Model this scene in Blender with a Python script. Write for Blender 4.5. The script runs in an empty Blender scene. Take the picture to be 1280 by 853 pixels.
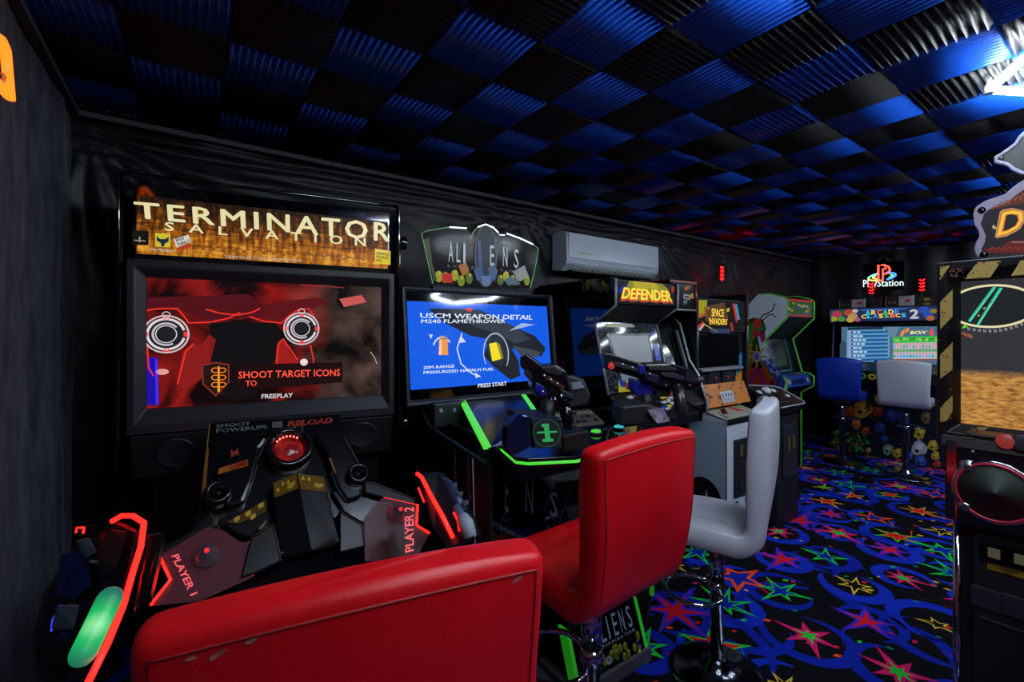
import bpy, bmesh, math, random
from mathutils import Vector, Matrix
sin, cos, pi = math.sin, math.cos, math.pi
random.seed(7)
SC = bpy.context.scene
COL = SC.collection

# ------------------------------------------------------------------ camera
CAM_H = 1.45
HEAD = math.radians(54.9)                       # heading, measured from +X (down the room)
FOC = 569.0                                     # focal length in pixels of a 1280 px wide frame
cd = bpy.data.cameras.new('camera')
cd.sensor_width = 36.0
cd.lens = 36.0 * FOC / 1280.0
cd.shift_y = -11.5 / 1280.0
cd.clip_start = 0.02
cam = bpy.data.objects.new('camera', cd)
COL.objects.link(cam)
cam.location = (0, 0, CAM_H)
cam.rotation_euler = (pi / 2, 0, HEAD - pi / 2)
SC.camera = cam

# ------------------------------------------------------------------ world, exposure
w = bpy.data.worlds.new('world')
SC.world = w
w.use_nodes = True
w.node_tree.nodes['Background'].inputs[0].default_value = (0.02, 0.025, 0.04, 1)
w.node_tree.nodes['Background'].inputs[1].default_value = 0.2
SC.view_settings.view_transform = 'Standard'
SC.view_settings.look = 'None'
SC.view_settings.gamma = 1.0
SC.view_settings.use_curve_mapping = False
SC.view_settings.exposure = 0.0
# lamps, seen and added (emission strengths): hexagon tubes on the ceiling, neon, screens
HEX_VIEW, HEX_FILL = 75.0, 85.0
HEXES = [(2.60, -.055, HEX_VIEW), (1.12, .12, HEX_FILL * .85), (4.1, -.20, HEX_FILL * .9), (5.7, -.1, HEX_FILL * .8), (.55, -.78, HEX_FILL * .6)]  # only the first shows; the others are unseen, placed as fill light

# ------------------------------------------------------------------ pixel helpers (measure the photograph onto real planes)
FV = Vector((cos(HEAD), sin(HEAD), 0)); RV = Vector((sin(HEAD), -cos(HEAD), 0)); ZV = Vector((0, 0, 1))
EYE = Vector((0, 0, CAM_H))
def ray(px, py): return FV + RV * ((px - 640) / FOC) + ZV * ((415 - py) / FOC)
def P(px, py, d): return EYE + ray(px, py) * d
def hit(px, py, p0, n):
    r = ray(px, py); p0 = Vector(p0); n = Vector(n)
    return EYE + r * ((p0 - EYE).dot(n) / r.dot(n))
def hX(px, py, x): return hit(px, py, (x, 0, 0), (1, 0, 0))
def hY(px, py, y): return hit(px, py, (0, y, 0), (0, 1, 0))
def hZ(px, py, z): return hit(px, py, (0, 0, z), (0, 0, 1))

# ------------------------------------------------------------------ materials
def lin(c):
    if isinstance(c, str):
        c = c.lstrip('#'); c = [int(c[i:i+2], 16) / 255 for i in (0, 2, 4)]
        return tuple(((x + .055) / 1.055) ** 2.4 if x > .04045 else x / 12.92 for x in c)
    return tuple(c)
_mats = {}
def nodes_of(name):
    m = bpy.data.materials.new(name); m.use_nodes = True
    nt = m.node_tree; b = nt.nodes['Principled BSDF']
    return m, nt, b
def M(name, col, rough=.5, metal=0., spec=.5, var=.18, scale=30., bump=0., coat=0., emit=None, es=0.):
    if name in _mats: return _mats[name]
    m, nt, b = nodes_of(name)
    c = lin(col)
    b.inputs['Roughness'].default_value = rough
    b.inputs['Metallic'].default_value = metal
    b.inputs['Specular IOR Level'].default_value = spec
    b.inputs['Coat Weight'].default_value = coat
    if emit is not None:
        b.inputs['Emission Color'].default_value = (*lin(emit), 1); b.inputs['Emission Strength'].default_value = es
    tc = nt.nodes.new('ShaderNodeTexCoord')
    n = nt.nodes.new('ShaderNodeTexNoise'); n.inputs['Scale'].default_value = scale; n.inputs['Detail'].default_value = 5
    nt.links.new(tc.outputs['Object'], n.inputs['Vector'])
    r = nt.nodes.new('ShaderNodeValToRGB')
    r.color_ramp.elements[0].position = .3; r.color_ramp.elements[1].position = .7
    r.color_ramp.elements[0].color = (*[x * (1 - var) for x in c], 1)
    r.color_ramp.elements[1].color = (*[min(1, x * (1 + var)) for x in c], 1)
    nt.links.new(n.outputs['Fac'], r.inputs['Fac']); nt.links.new(r.outputs['Color'], b.inputs['Base Color'])
    if bump:
        bp = nt.nodes.new('ShaderNodeBump'); bp.inputs['Strength'].default_value = bump; bp.inputs['Distance'].default_value = .004
        nt.links.new(n.outputs['Fac'], bp.inputs['Height']); nt.links.new(bp.outputs['Normal'], b.inputs['Normal'])
    _mats[name] = m
    return m
def EM(name, col, s, rough=.3):
    if name in _mats: return _mats[name]
    m, nt, b = nodes_of(name)
    b.inputs['Base Color'].default_value = (.02, .02, .02, 1); b.inputs['Roughness'].default_value = rough
    b.inputs['Emission Color'].default_value = (*lin(col), 1); b.inputs['Emission Strength'].default_value = s
    _mats[name] = m
    return m
def COLM(name, emit=0., rough=.4, spec=.15):
    """print (emit 0) or a lit picture: the flat colours come from the mesh's colour attribute"""
    if name in _mats: return _mats[name]
    m, nt, b = nodes_of(name)
    a = nt.nodes.new('ShaderNodeAttribute'); a.attribute_name = 'Col'
    b.inputs['Roughness'].default_value = rough; b.inputs['Specular IOR Level'].default_value = spec
    if emit:
        b.inputs['Base Color'].default_value = (.01, .01, .01, 1)
        nt.links.new(a.outputs['Color'], b.inputs['Emission Color']); b.inputs['Emission Strength'].default_value = emit
    else:
        nt.links.new(a.outputs['Color'], b.inputs['Base Color'])
    _mats[name] = m
    return m

# ------------------------------------------------------------------ objects
WM = {}                                          # world matrix of each thing
class Thing:
    def __init__(self, name, label, cat, loc, rot=0., group=None):
        self.e = bpy.data.objects.new(name, None); COL.objects.link(self.e)
        self.e.empty_display_size = .1
        self.e.location = loc; self.e.rotation_euler = (0, 0, rot)
        self.e['label'] = label; self.e['category'] = cat
        if group: self.e['group'] = group
        self.M = Matrix.Translation(Vector(loc)) @ Matrix.Rotation(rot, 4, 'Z')
        WM[self.e] = self.M
def world_of(p):
    if p is None: return Matrix.Identity(4)
    if isinstance(p, Thing): return p.M
    return WM[p]
def tag(o, label=None, cat=None, group=None, kind=None):
    if label: o['label'] = label
    if cat: o['category'] = cat
    if group: o['group'] = group
    if kind: o['kind'] = kind
    return o
def link(name, me, mat, parent=None, smooth=False, bev=0., seg=2):
    o = bpy.data.objects.new(name, me); COL.objects.link(o)
    if mat: me.materials.append(mat)
    if parent is not None:
        o.parent = parent.e if isinstance(parent, Thing) else parent
        WM[o] = world_of(parent)
    else: WM[o] = Matrix.Identity(4)
    if smooth: me.polygons.foreach_set('use_smooth', [True] * len(me.polygons))
    if bev:
        b = o.modifiers.new('bevel', 'BEVEL'); b.width = bev; b.segments = seg; b.limit_method = 'ANGLE'; b.angle_limit = math.radians(35)
        b.harden_normals = False
    return o
class G:
    """collects faces (in the frame xf) and links them as ONE mesh object"""
    def __init__(self, xf=None):
        self.v = []; self.f = []; self.xf = xf.M if isinstance(xf, Thing) else (xf or Matrix.Identity(4))
    def add(self, vs, fs):
        k = len(self.v)
        self.v += [self.xf @ Vector(p) for p in vs]
        self.f += [[i + k for i in f] for f in fs]
        return self
    def box(self, x0, x1, y0, y1, z0, z1):
        return self.add([(x0,y0,z0),(x1,y0,z0),(x1,y1,z0),(x0,y1,z0),(x0,y0,z1),(x1,y0,z1),(x1,y1,z1),(x0,y1,z1)],
                        [(0,3,2,1),(4,5,6,7),(0,1,5,4),(1,2,6,5),(2,3,7,6),(3,0,4,7)])
    def hull8(self, a, b):
        """solid between two loops of equal length"""
        n = len(a)
        fs = [list(range(n))[::-1], list(range(n, 2 * n))]
        fs += [(i, (i + 1) % n, n + (i + 1) % n, n + i) for i in range(n)]
        return self.add(list(a) + list(b), fs)
    def slab(self, pts, t):
        """polygon pts pushed by the vector t into a solid"""
        t = Vector(t); return self.hull8([Vector(p) + t for p in pts], [Vector(p) for p in pts])
    def prism(self, prof, axis, c0, c1):
        def mk(a, b, c): return {'x': (c, a, b), 'y': (a, c, b), 'z': (a, b, c)}[axis]
        return self.hull8([mk(a, b, c0) for a, b in prof], [mk(a, b, c1) for a, b in prof])
    def tube(self, pts, r, n=8, closed=False):
        pts = [Vector(p) for p in pts]; N = len(pts); vs = []; fs = []; prev = None
        for i, p in enumerate(pts):
            if closed: t = pts[(i + 1) % N] - pts[i - 1]
            else: t = pts[min(i + 1, N - 1)] - pts[max(i - 1, 0)]
            t.normalize()
            if prev is None:
                a = t.cross(Vector((0, 0, 1)))
                if a.length < .1: a = t.cross(Vector((1, 0, 0)))
            else: a = prev - t * prev.dot(t)
            a.normalize(); prev = a; b = t.cross(a)
            rr = r[i] if isinstance(r, (list, tuple)) else r
            vs += [p + a * (rr * cos(2*pi*k/n)) + b * (rr * sin(2*pi*k/n)) for k in range(n)]
        for i in range(N if closed else N - 1):
            j = (i + 1) % N
            fs += [(i*n+k, i*n+(k+1)%n, j*n+(k+1)%n, j*n+k) for k in range(n)]
        if not closed: fs += [list(range(n))[::-1], list(range((N-1)*n, N*n))]
        return self.add(vs, fs)
    def lathe(self, prof, n=24, o=(0,0,0), axis=(0,0,1)):
        ax = Vector(axis).normalized(); a = ax.cross(Vector((0,1,0)))
        if a.length < .1: a = ax.cross(Vector((1,0,0)))
        a.normalize(); b = ax.cross(a); o = Vector(o); vs = []; fs = []
        for r, z in prof: vs += [o + ax*z + a*(max(r,1e-5)*cos(2*pi*k/n)) + b*(max(r,1e-5)*sin(2*pi*k/n)) for k in range(n)]
        for i in range(len(prof)-1): fs += [(i*n+k, i*n+(k+1)%n, (i+1)*n+(k+1)%n, (i+1)*n+k) for k in range(n)]
        fs += [list(range(n))[::-1], list(range((len(prof)-1)*n, len(prof)*n))]
        return self.add(vs, fs)
    def obox(self, o, u, v, wv):
        o, u, v, wv = map(Vector, (o, u, v, wv))
        return self.hull8([o, o+u, o+u+v, o+v], [o+wv, o+u+wv, o+u+v+wv, o+v+wv])
    def build(self, name, mat, parent=None, smooth=False, bev=0., seg=2, label=None, kind=None):
        inv = world_of(parent).inverted()
        me = bpy.data.meshes.new(name)
        me.from_pydata([tuple(inv @ p) for p in self.v], [], self.f)
        bm = bmesh.new(); bm.from_mesh(me); bmesh.ops.recalc_face_normals(bm, faces=bm.faces); bm.to_mesh(me); bm.free()
        o = link(name, me, mat, parent, smooth, bev, seg)
        return tag(o, label, kind=kind)

# flat pictures and prints -------------------------------------------------
class Pan:
    """a flat panel: origin o (bottom left), edges u and v, in the frame xf; pictures are laid on it in layers"""
    def __init__(self, o, u, v, xf=None, lift=.0015, step=.0003):
        m = xf.M if isinstance(xf, Thing) else (xf or Matrix.Identity(4))
        self.o = m @ Vector(o); self.u = m.to_3x3() @ Vector(u); self.v = m.to_3x3() @ Vector(v)
        n = self.u.cross(self.v).normalized()
        self.n = n if n.dot(EYE - self.o) > 0 else -n
        self.lift = lift; self.step = step; self.s = []; self.k = 0
    def st(self, px, py):
        d = hit(px, py, self.o, self.n) - self.o
        uu, uv, vv = self.u.dot(self.u), self.u.dot(self.v), self.v.dot(self.v)
        a, b = d.dot(self.u), d.dot(self.v); det = uu*vv - uv*uv
        return ((a*vv - b*uv)/det, (b*uu - a*uv)/det)
    def pt(self, s, t, k=0): return self.o + self.u*s + self.v*t + self.n*(self.lift + k*self.step)
    def layer(self): self.k += 1
    def poly(self, col, pts): self.s.append((lin(col), list(pts), self.k)); return self
    def px(self, col, pts): return self.poly(col, [self.st(*p) for p in pts])
    def rect(self, col, s0, t0, s1, t1): return self.poly(col, [(s0,t0),(s1,t0),(s1,t1),(s0,t1)])
    def line(self, col, pts, wd):
        """polyline in panel units, width wd in metres"""
        W, H = self.u.length, self.v.length
        q = [Vector((a*W, b*H)) for a, b in pts]
        for a, b in zip(q[:-1], q[1:]):
            d = (b - a)
            if d.length < 1e-6: continue
            d.normalize(); n = Vector((-d.y, d.x)) * wd/2; e = d*wd*.3
            self.poly(col, [((p.x)/W, (p.y)/H) for p in (a-n-e, b-n+e, b+n+e, a+n-e)])
        return self
    def lpx(self, col, pts, wd): return self.line(col, [self.st(*p) for p in pts], wd)
    def ring(self, col, c, rx, ry, wd, a0=0, a1=360, n=28):
        """c in panel units, radii and width in metres"""
        W, H = self.u.length, self.v.length
        A = [math.radians(a0 + (a1-a0)*i/n) for i in range(n+1)]
        for a, b in zip(A[:-1], A[1:]):
            self.poly(col, [(c[0]+r1*cos(t)/W, c[1]+r2*sin(t)/H) for t, r1, r2 in ((a,rx,ry),(b,rx,ry),(b,rx-wd,ry-wd),(a,rx-wd,ry-wd))])
        return self
    def disc(self, col, c, rx, ry=None, n=20):
        W, H = self.u.length, self.v.length; ry = ry or rx
        return self.poly(col, [(c[0]+rx*cos(2*pi*i/n)/W, c[1]+ry*sin(2*pi*i/n)/H) for i in range(n)])
    def dpx(self, col, px, py, rx, ry=None): return self.disc(col, self.st(px, py), rx, ry)
    def build(self, name, mat, parent=None, kind=None):
        inv = world_of(parent).inverted()
        vs = []; fs = []; cs = []
        for c, pts, k in self.s:
            b = len(vs); q = [inv @ self.pt(s, t, k) for s, t in pts]
            a = sum(pts[i-1][0]*pts[i][1]-pts[i][0]*pts[i-1][1] for i in range(len(pts)))
            vs += q; fs.append(list(range(b, b+len(pts)))); cs += [(*c, 1)] * len(pts)
        me = bpy.data.meshes.new(name); me.from_pydata([tuple(p) for p in vs], [], fs)
        at = me.color_attributes.new('Col', 'FLOAT_COLOR', 'CORNER')
        li = 0
        flat = []
        for p in me.polygons:
            for vi in p.vertices: flat += cs[vi]
        at.data.foreach_set('color', flat)
        return tag(link(name, me, mat, parent), kind=kind)
    def text(self, body, s0, t0, s1, t1, mat, parent, shear=0., bold=0., spacing=1., ext=.0006, k=3, warp=None, name='lettering', label=None):
        me = text_mesh(body, shear, bold, spacing, ext)
        xs = [v.co.x for v in me.vertices]; ys = [v.co.y for v in me.vertices]
        x0, x1, y0, y1 = min(xs), max(xs), min(ys), max(ys)
        inv = world_of(parent).inverted()
        for v in me.vertices:
            a = (v.co.x - x0)/(x1 - x0); b = (v.co.y - y0)/max(y1 - y0, 1e-6)
            if warp: a, b = warp(a, b)
            v.co = inv @ (self.pt(s0 + a*(s1-s0), t0 + b*(t1-t0), k) + self.n*v.co.z)
        return tag(link(name, me, mat, parent), label)
    def tpx(self, body, tl, bl, tr, br, mat, parent, **kw):
        """text fitted to four photograph points measured on this panel (top left, bottom left, top right, bottom right)"""
        a, b, c, d = self.st(*tl), self.st(*bl), self.st(*tr), self.st(*br)
        def warp(x, y):
            l = (b[0]+(a[0]-b[0])*y, b[1]+(a[1]-b[1])*y); r = (d[0]+(c[0]-d[0])*y, d[1]+(c[1]-d[1])*y)
            return (l[0]+(r[0]-l[0])*x, l[1]+(r[1]-l[1])*x)
        return self.text(body, 0, 0, 1, 1, mat, parent, warp=warp, **kw)
TS = bpy.data.scenes.new('lettering_scratch')
_tc = {}
def text_mesh(body, shear=0., bold=0., spacing=1., ext=.0006):
    key = (body, shear, bold, spacing, ext)
    if key not in _tc:
        cu = bpy.data.curves.new('lettering', 'FONT'); cu.body = body; cu.shear = shear; cu.offset = 0
        cu.space_character = spacing; cu.resolution_u = 2; cu.fill_mode = 'BOTH'; cu.space_line = .95
        o = bpy.data.objects.new('lettering_scratch', cu); TS.collection.objects.link(o)
        me = bpy.data.meshes.new_from_object(o)
        me.materials.clear()
        bpy.data.objects.remove(o)
        bm = bmesh.new(); bm.from_mesh(me)
        if bold > 0:                          # heavier strokes: the glyphs laid over themselves, slightly shifted
            b = bold*.8; src = bm.faces[:]
            for dx, dy in ((b, 0), (-b, 0), (0, b*.8), (0, -b*.8)):
                r = bmesh.ops.duplicate(bm, geom=src)
                for v in [e for e in r['geom'] if isinstance(e, bmesh.types.BMVert)]: v.co.x += dx; v.co.y += dy
        bmesh.ops.solidify(bm, geom=bm.faces[:], thickness=ext)
        lo = min(v.co.z for v in bm.verts)
        for v in bm.verts: v.co.z -= lo
        bm.to_mesh(me); bm.free()
        _tc[key] = me
    return _tc[key].copy()

def px_poly(pts, fn): return [fn(*p) for p in pts]

# common materials
BLK = M('black_laminate', '#0a0b0e', .35, var=.25)
BLKG = M('black_gloss_panel', '#050507', .06, spec=.7, var=.1)
BLKM = M('black_matte_plastic', '#101114', .55, bump=.1, scale=160)
DARKG = M('dark_grey_plastic', '#22242a', .45, bump=.08, scale=120)
STEEL = M('brushed_steel', '#9aa0a8', .3, 1., var=.08, scale=60)
CHROME = M('chrome', '#c8ccd2', .07, 1., var=.04)
DCHROME = M('dark_chrome', '#5c6068', .15, 1., var=.05)
WHITEP = M('white_plastic', '#c9ced6', .4, var=.04)
PRINT = COLM('printed_art'); PRINTG = COLM('printed_art_gloss', rough=.2, spec=.3)
LIT = COLM('lit_picture', 1.0, .12); LITS = COLM('lit_picture_soft', .55, .15)
WTXT = M('white_ink', '#d8dce4', .5, var=.03); GTXT = M('grey_ink', '#6a6478', .5, var=.05)

# ================================================================== THE ROOM
X0, X1, Y0, Y1, ZC = -.46, 7.2, -1.35, 2.87, 2.50
m, nt, b = nodes_of('carpet_black_pile')
b.inputs['Base Color'].default_value = (.004, .004, .007, 1); b.inputs['Roughness'].default_value = .95
b.inputs['Specular IOR Level'].default_value = .1
floor = tag(G().box(X0, X1, Y0, Y1, -.1, 0).build('floor', m), kind='structure')

# carpet print: swirls, stars and confetti woven into the black pile
def star(n, r, inner, rot, jag, rnd):
    pts = []
    for i in range(n):
        rr = r * (1 + jag * (rnd.random() * 2 - .8))
        a = rot + 2*pi*i/n
        pts.append((rr*cos(a), rr*sin(a)))
        a += pi/n
        pts.append((r*inner*cos(a), r*inner*sin(a)))
    return pts
def carpet():
    rnd = random.Random(11)
    p = Pan((X0, Y0, 0), (X1-X0, 0, 0), (0, Y1-Y0, 0), lift=.0005, step=.00012)
    W, H = X1-X0, Y1-Y0
    U = lambda x, y: ((x-X0)/W, (y-Y0)/H)
    BL, BL2, PU = (.004, .018, .36), (.006, .030, .50), (.07, .02, .55)
    RED, ORG, GRN, YEL, PNK = (.78, .010, .020), (.92, .075, .008), (.012, .62, .035), (.78, .55, .05), (.70, .010, .14)
    def swirl(x, y, r, a0, a1, w0, col):
        n = 30; out = []; inn = []
        for i in range(n+1):
            t = i/n; a = math.radians(a0 + (a1-a0)*t); wd = w0 * (.12 + sin(pi*min(1, t*1.05))**.7)
            rr = r*(1 - .25*t)
            out.append((x+(rr+wd/2)*cos(a), y+(rr+wd/2)*sin(a))); inn.append((x+(rr-wd/2)*cos(a), y+(rr-wd/2)*sin(a)))
        for i in range(n): p.poly(col, [U(*q) for q in (out[i], out[i+1], inn[i+1], inn[i])])
    def put(col, x, y, pts, s=1.): p.poly(col, [U(x+a*s, y+c*s) for a, c in pts])
    cells = []
    ST = .335
    for i in range(int(W/ST)+1):
        for j in range(int(H/ST)+1):
            cells.append((X0+(i+.5+rnd.uniform(-.28,.28))*ST, Y0+(j+.5*(i%2)+rnd.uniform(-.28,.28))*ST))
    rnd.shuffle(cells)
    for q, (x, y) in enumerate(cells):
        a = rnd.uniform(0, 360); r = rnd.uniform(.12, .21)
        p.k = rnd.randrange(0, 12)
        swirl(x, y, r, a, a+rnd.uniform(250, 340), rnd.uniform(.045, .075), BL2 if q % 3 else BL)
        if q % 2: 
            p.k = rnd.randrange(0, 12); a = rnd.uniform(0, 360); swirl(x+rnd.uniform(-.2,.2), y+rnd.uniform(-.2,.2), rnd.uniform(.2,.34), a, a+rnd.uniform(70, 140), .05, BL)
    kinds = ['red', 'green', 'orange', 'purple', 'pinkgreen', 'yellow', 'small_lime', 'redflare']
    for q, (x, y) in enumerate(cells):
        k = kinds[q % 8]; rot = rnd.uniform(0, 6.3); n = rnd.choice((5, 6, 6, 7)); r = rnd.uniform(.088, .135)
        if k == 'red': lay = [(GRN, 1., .42), (RED, .74, .46)]
        elif k == 'green': lay = [(GRN, 1.25, .32), (BL, .72, .4)]
        elif k == 'orange': lay = [(ORG, 1.2, .42), (BL, .74, .46)]
        elif k == 'purple': lay = [(PU, 1.55, .34), (RED, .95, .3)]
        elif k == 'pinkgreen': lay = [(PNK, 1.25, .34), (GRN, .55, .34)]
        elif k == 'yellow': lay = [(YEL, .8, .36), ((.004,.004,.007), .52, .4)]
        elif k == 'small_lime': lay = [(YEL, .62, .36), (GRN, .44, .4)]
        else: lay = [(YEL, 1.1, .36), (RED, .88, .34)]
        sh = rnd.randrange(10**6)
        base = star(n, r, .4, rot, .35, random.Random(sh))
        for li, (c, s, inn) in enumerate(lay):
            pts = star(n, r*s, inn, rot, .35, random.Random(sh))
            p.k = 14+2*li+(q % 2); put(c, x, y, pts)
        for _ in range(4):
            xx, yy, s, t = x+rnd.uniform(-.2,.2), y+rnd.uniform(-.2,.2), rnd.uniform(.010,.017), rnd.uniform(0,1.5)
            p.k = 12
            put(rnd.choice([RED, ORG, GRN, YEL, PNK, BL2, (.01,.3,.2)]), xx, yy, [(s*cos(t+i*pi/2)*(1.4 if i%2 else .8), s*sin(t+i*pi/2)*(1.4 if i%2 else .8)) for i in range(4)])
        if q % 2 == 0:
            p.k = 13; xx, yy, t = x+rnd.uniform(-.2,.2), y+rnd.uniform(-.2,.2), rnd.uniform(0, 6)
            put(rnd.choice([GRN, RED, PU, ORG, BL2]), xx, yy, [(0, .008), (.15*cos(t), .15*sin(t)), (.008, 0)])
    keep = []
    for c, pts, k in p.s:
        if all(0 <= s <= 1 and 0 <= t <= 1 for s, t in pts): keep.append((c, pts, k))
    p.s = keep
    pm = COLM('carpet_print', 0, .95, .1)
    p.build('carpet_print', pm, floor, kind='stuff')
carpet()

# black velvet drapes on the walls
def velvet(name, col, tint, sc, ro=.8, spc=.15):
    m, nt, b = nodes_of(name)
    tc = nt.nodes.new('ShaderNodeTexCoord')
    n = nt.nodes.new('ShaderNodeTexNoise'); n.inputs['Scale'].default_value = sc; n.inputs['Detail'].default_value = 7; n.inputs['Roughness'].default_value = .7
    mp = nt.nodes.new('ShaderNodeMapping'); mp.inputs['Scale'].default_value = (1, 1, .45)
    nt.links.new(tc.outputs['Object'], mp.inputs['Vector']); nt.links.new(mp.outputs['Vector'], n.inputs['Vector'])
    r = nt.nodes.new('ShaderNodeValToRGB')
    r.color_ramp.elements[0].position = .38; r.color_ramp.elements[0].color = (*col, 1)
    r.color_ramp.elements[1].position = .72; r.color_ramp.elements[1].color = (*tint, 1)
    nt.links.new(n.outputs['Fac'], r.inputs['Fac']); nt.links.new(r.outputs['Color'], b.inputs['Base Color'])
    b.inputs['Roughness'].default_value = ro; b.inputs['Specular IOR Level'].default_value = spc
    b.inputs['Sheen Weight'].default_value = .25; b.inputs['Sheen Tint'].default_value = (.5, .55, .7, 1); b.inputs['Sheen Roughness'].default_value = .4
    return m
VEL = velvet('black_velvet', (.005, .005, .007), (.013, .014, .019), 4, .45, .28)
VELN = velvet('crushed_black_velvet', (.009, .009, .012), (.075, .080, .108), 14)
from mathutils import noise as mn
def fbm(a, b, c=0.): return mn.noise((a, b, c)) + .5*mn.noise((a*2.1, b*2.1, c+3)) + .25*mn.noise((a*4.3, b*4.3, c+7))
def drape(name, fn, nu, nv, mat):
    vs = [fn(i/nu, j/nv) for j in range(nv+1) for i in range(nu+1)]
    fs = [(j*(nu+1)+i, j*(nu+1)+i+1, (j+1)*(nu+1)+i+1, (j+1)*(nu+1)+i) for j in range(nv) for i in range(nu)]
    g = G(); g.add(vs, fs)
    return tag(g.build(name, mat, None, smooth=True), kind='structure')
def long_wall(u, v):
    x = X0 + u*(X1-X0); z = v*2.49
    d = 0.
    for cx, cz, a0, k, fall in ((-.40, 2.38, 0, 17, 1.3), (2.05, 2.46, 0, 15, .8), (3.7, 2.45, .5, 17, .9), (5.1, 2.45, 0, 15, .7), (6.3, 2.45, .3, 13, .7)):
        dx, dz = x-cx, z-cz; r = math.hypot(dx, dz) + 1e-4
        an = math.atan2(dz, dx) + .12*mn.noise((r*2, cx, 0))
        d += .034*sin(an*k + a0)*min(1, r*2.2)*math.exp(-r/fall*1.4)*(1 if dx > -.05 else .6)
    top = math.exp(-((2.44-z)/.16)**2)
    d += .016*top*sin(z*95 + 2.5*mn.noise((x*1.3, z, 1)))
    d += .008*fbm(x*1.6 + z*2.2, z*1.2, 2) + .004*fbm(x*6+z*7, z*3, 5)
    for sx in (.98, 2.05, 3.7, 4.95, 6.2): d -= .012*math.exp(-((x-sx)/.015)**2)
    return (x, Y1 - .025 - d, z)
drape('wall_left', long_wall, 420, 130, VEL)
def near_wall(u, v):
    y = Y0 + u*(Y1-Y0); z = v*2.49
    return (X0 + .012 + .010*fbm(y*3, z*.8, 9) + .010*math.exp(-((y-2.62)/.05)**2)*sin(z*3), y, z)
drape('wall_near', near_wall, 160, 60, VELN)
def far_wall(u, v):
    y = Y0 + u*(Y1-Y0); z = v*2.49
    return (X1 - .03 - .014*sin(y*17 + 1.5*mn.noise((y*2, z*.7, 0))) * (.4+.6*v) - .006*fbm(y*5, z*2, 4), y, z)
drape('wall_far', far_wall, 200, 50, VEL)
tag(G().box(X0, X1, Y0-.06, Y0, 0, ZC).build('wall_right', VEL), kind='structure')
# rail that holds the drape under the ceiling
tag(G().box(X0+.02, X1-.05, Y1-.075, Y1-.05, 2.425, 2.452).build('trim_1', M('rail_charcoal', '#3a3c44', .6, var=.3), bev=.003), kind='structure')
tag(G().box(X0+.02, X0+.045, Y0, Y1-.08, 2.425, 2.45).build('trim_2', M('rail_charcoal', '#2a2c30', .6)), kind='structure')

# ceiling with acoustic foam tiles, every tile a piece of its own
ceil = tag(G().box(X0, X1, Y0, Y1, ZC, ZC+.06).build('ceiling', M('ceiling_board', '#050507', .9)), kind='structure')
BLUE = M('blue_foam', (.006, .075, .50), .38, spec=.5, var=.12, scale=60, bump=.05)
BLACK = M('black_foam', (.011, .010, .010), .6, spec=.45, var=.2, scale=60, bump=.12)
TX, TY = .297, .310
def tile_mesh(name, mat, dents, seed):
    rnd = random.Random(seed)
    n = 12; vs = []; fs = []; rows = 9 if dents else 3
    K = n*4
    for j in range(rows):
        t = j/(rows-1) - .5
        for i in range(K+1):
            s = i/K - .5
            h = .0085*(.5 - .5*cos(2*pi*i/4)) if i % 4 else 0.
            h = .0185*(1 - abs(cos(pi*i/4))**1.2)
            edge = 1.0
            if dents:
                rr = math.hypot(s*3.2, t*3.2)
                if abs(t) < .06 and abs(s) < .3: h *= .25
                if abs(s) > .33 and abs(t) < .3: h *= .45 + .5*abs(sin(t*30))
            sag = .010*(1 - (2*s)**2)*(1 - (2*t)**2) * (.4 + rnd.random()*.05)
            vs.append((s*.994*TX + .0015*sin(t*9+seed), t*.994*TY + .0015*sin(s*11+seed), -.020 - h - sag*.5))
    for j in range(rows-1):
        for i in range(K): fs.append((j*(K+1)+i, (j+1)*(K+1)+i, (j+1)*(K+1)+i+1, j*(K+1)+i+1))
    # skirt up to the board
    ring = [i for i in range(K+1)] + [j*(K+1)+K for j in range(1, rows)] + [(rows-1)*(K+1)+i for i in range(K-1, -1, -1)] + [j*(K+1) for j in range(rows-2, 0, -1)]
    b0 = len(vs)
    vs += [(vs[i][0], vs[i][1], 0) for i in ring]
    R = len(ring)
    fs += [(ring[k], b0+k, b0+(k+1)%R, ring[(k+1)%R]) for k in range(R)]
    me = bpy.data.meshes.new(name); me.from_pydata(vs, [], fs); me.materials.append(mat)
    bm = bmesh.new(); bm.from_mesh(me); bmesh.ops.recalc_face_normals(bm, faces=bm.faces); bm.to_mesh(me); bm.free()
    me.polygons.foreach_set('use_smooth', [i < K*(rows-1) for i in range(len(me.polygons))])
    return me
tb = [tile_mesh('blue_foam_tile', BLUE, d, s) for d, s in ((0, 1), (0, 2), (1, 3))]
tk = [tile_mesh('black_foam_tile', BLACK, d, s) for d, s in ((0, 4), (0, 5), (1, 6))]
rt = random.Random(5)
GX, GY = .699, 1.554
for i in range(-4, 22):
    for j in range(-6, 5):
        cx, cy = GX + (i+.5)*TX, GY + (j+.5)*TY
        if cx > X1-.02 or cx < X0+.02 or cy > Y1-.05: continue
        if cy < -.45: continue
        blue = (i + j) % 2 != 0
        if rt.random() < (.35 if cx > 1.8 else .06): me = (tb if blue else tk)[2]; alt = True
        else: me = (tb if blue else tk)[rt.randrange(2)]; alt = False
        o = bpy.data.objects.new('foam_tile', me); COL.objects.link(o); o.parent = ceil
        ang = (0 if blue else pi/2)
        if cx > 1.8 and not alt and rt.random() < .3: ang += pi/2
        if cx > 1.8 and alt: ang = 0
        o.location = (cx, cy, ZC - .001 - rt.uniform(0, .004)); 
        o.rotation_euler = (rt.uniform(-.008,.008), rt.uniform(-.008,.008), ang + rt.uniform(-.012,.012))
        if ang: o.scale = (TY/TX, TX/TY, 1)
        if cx > X1-.16 or cx < X0+.16: o.scale = (o.scale[0]*.97, o.scale[1]*.97, 1)

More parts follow.
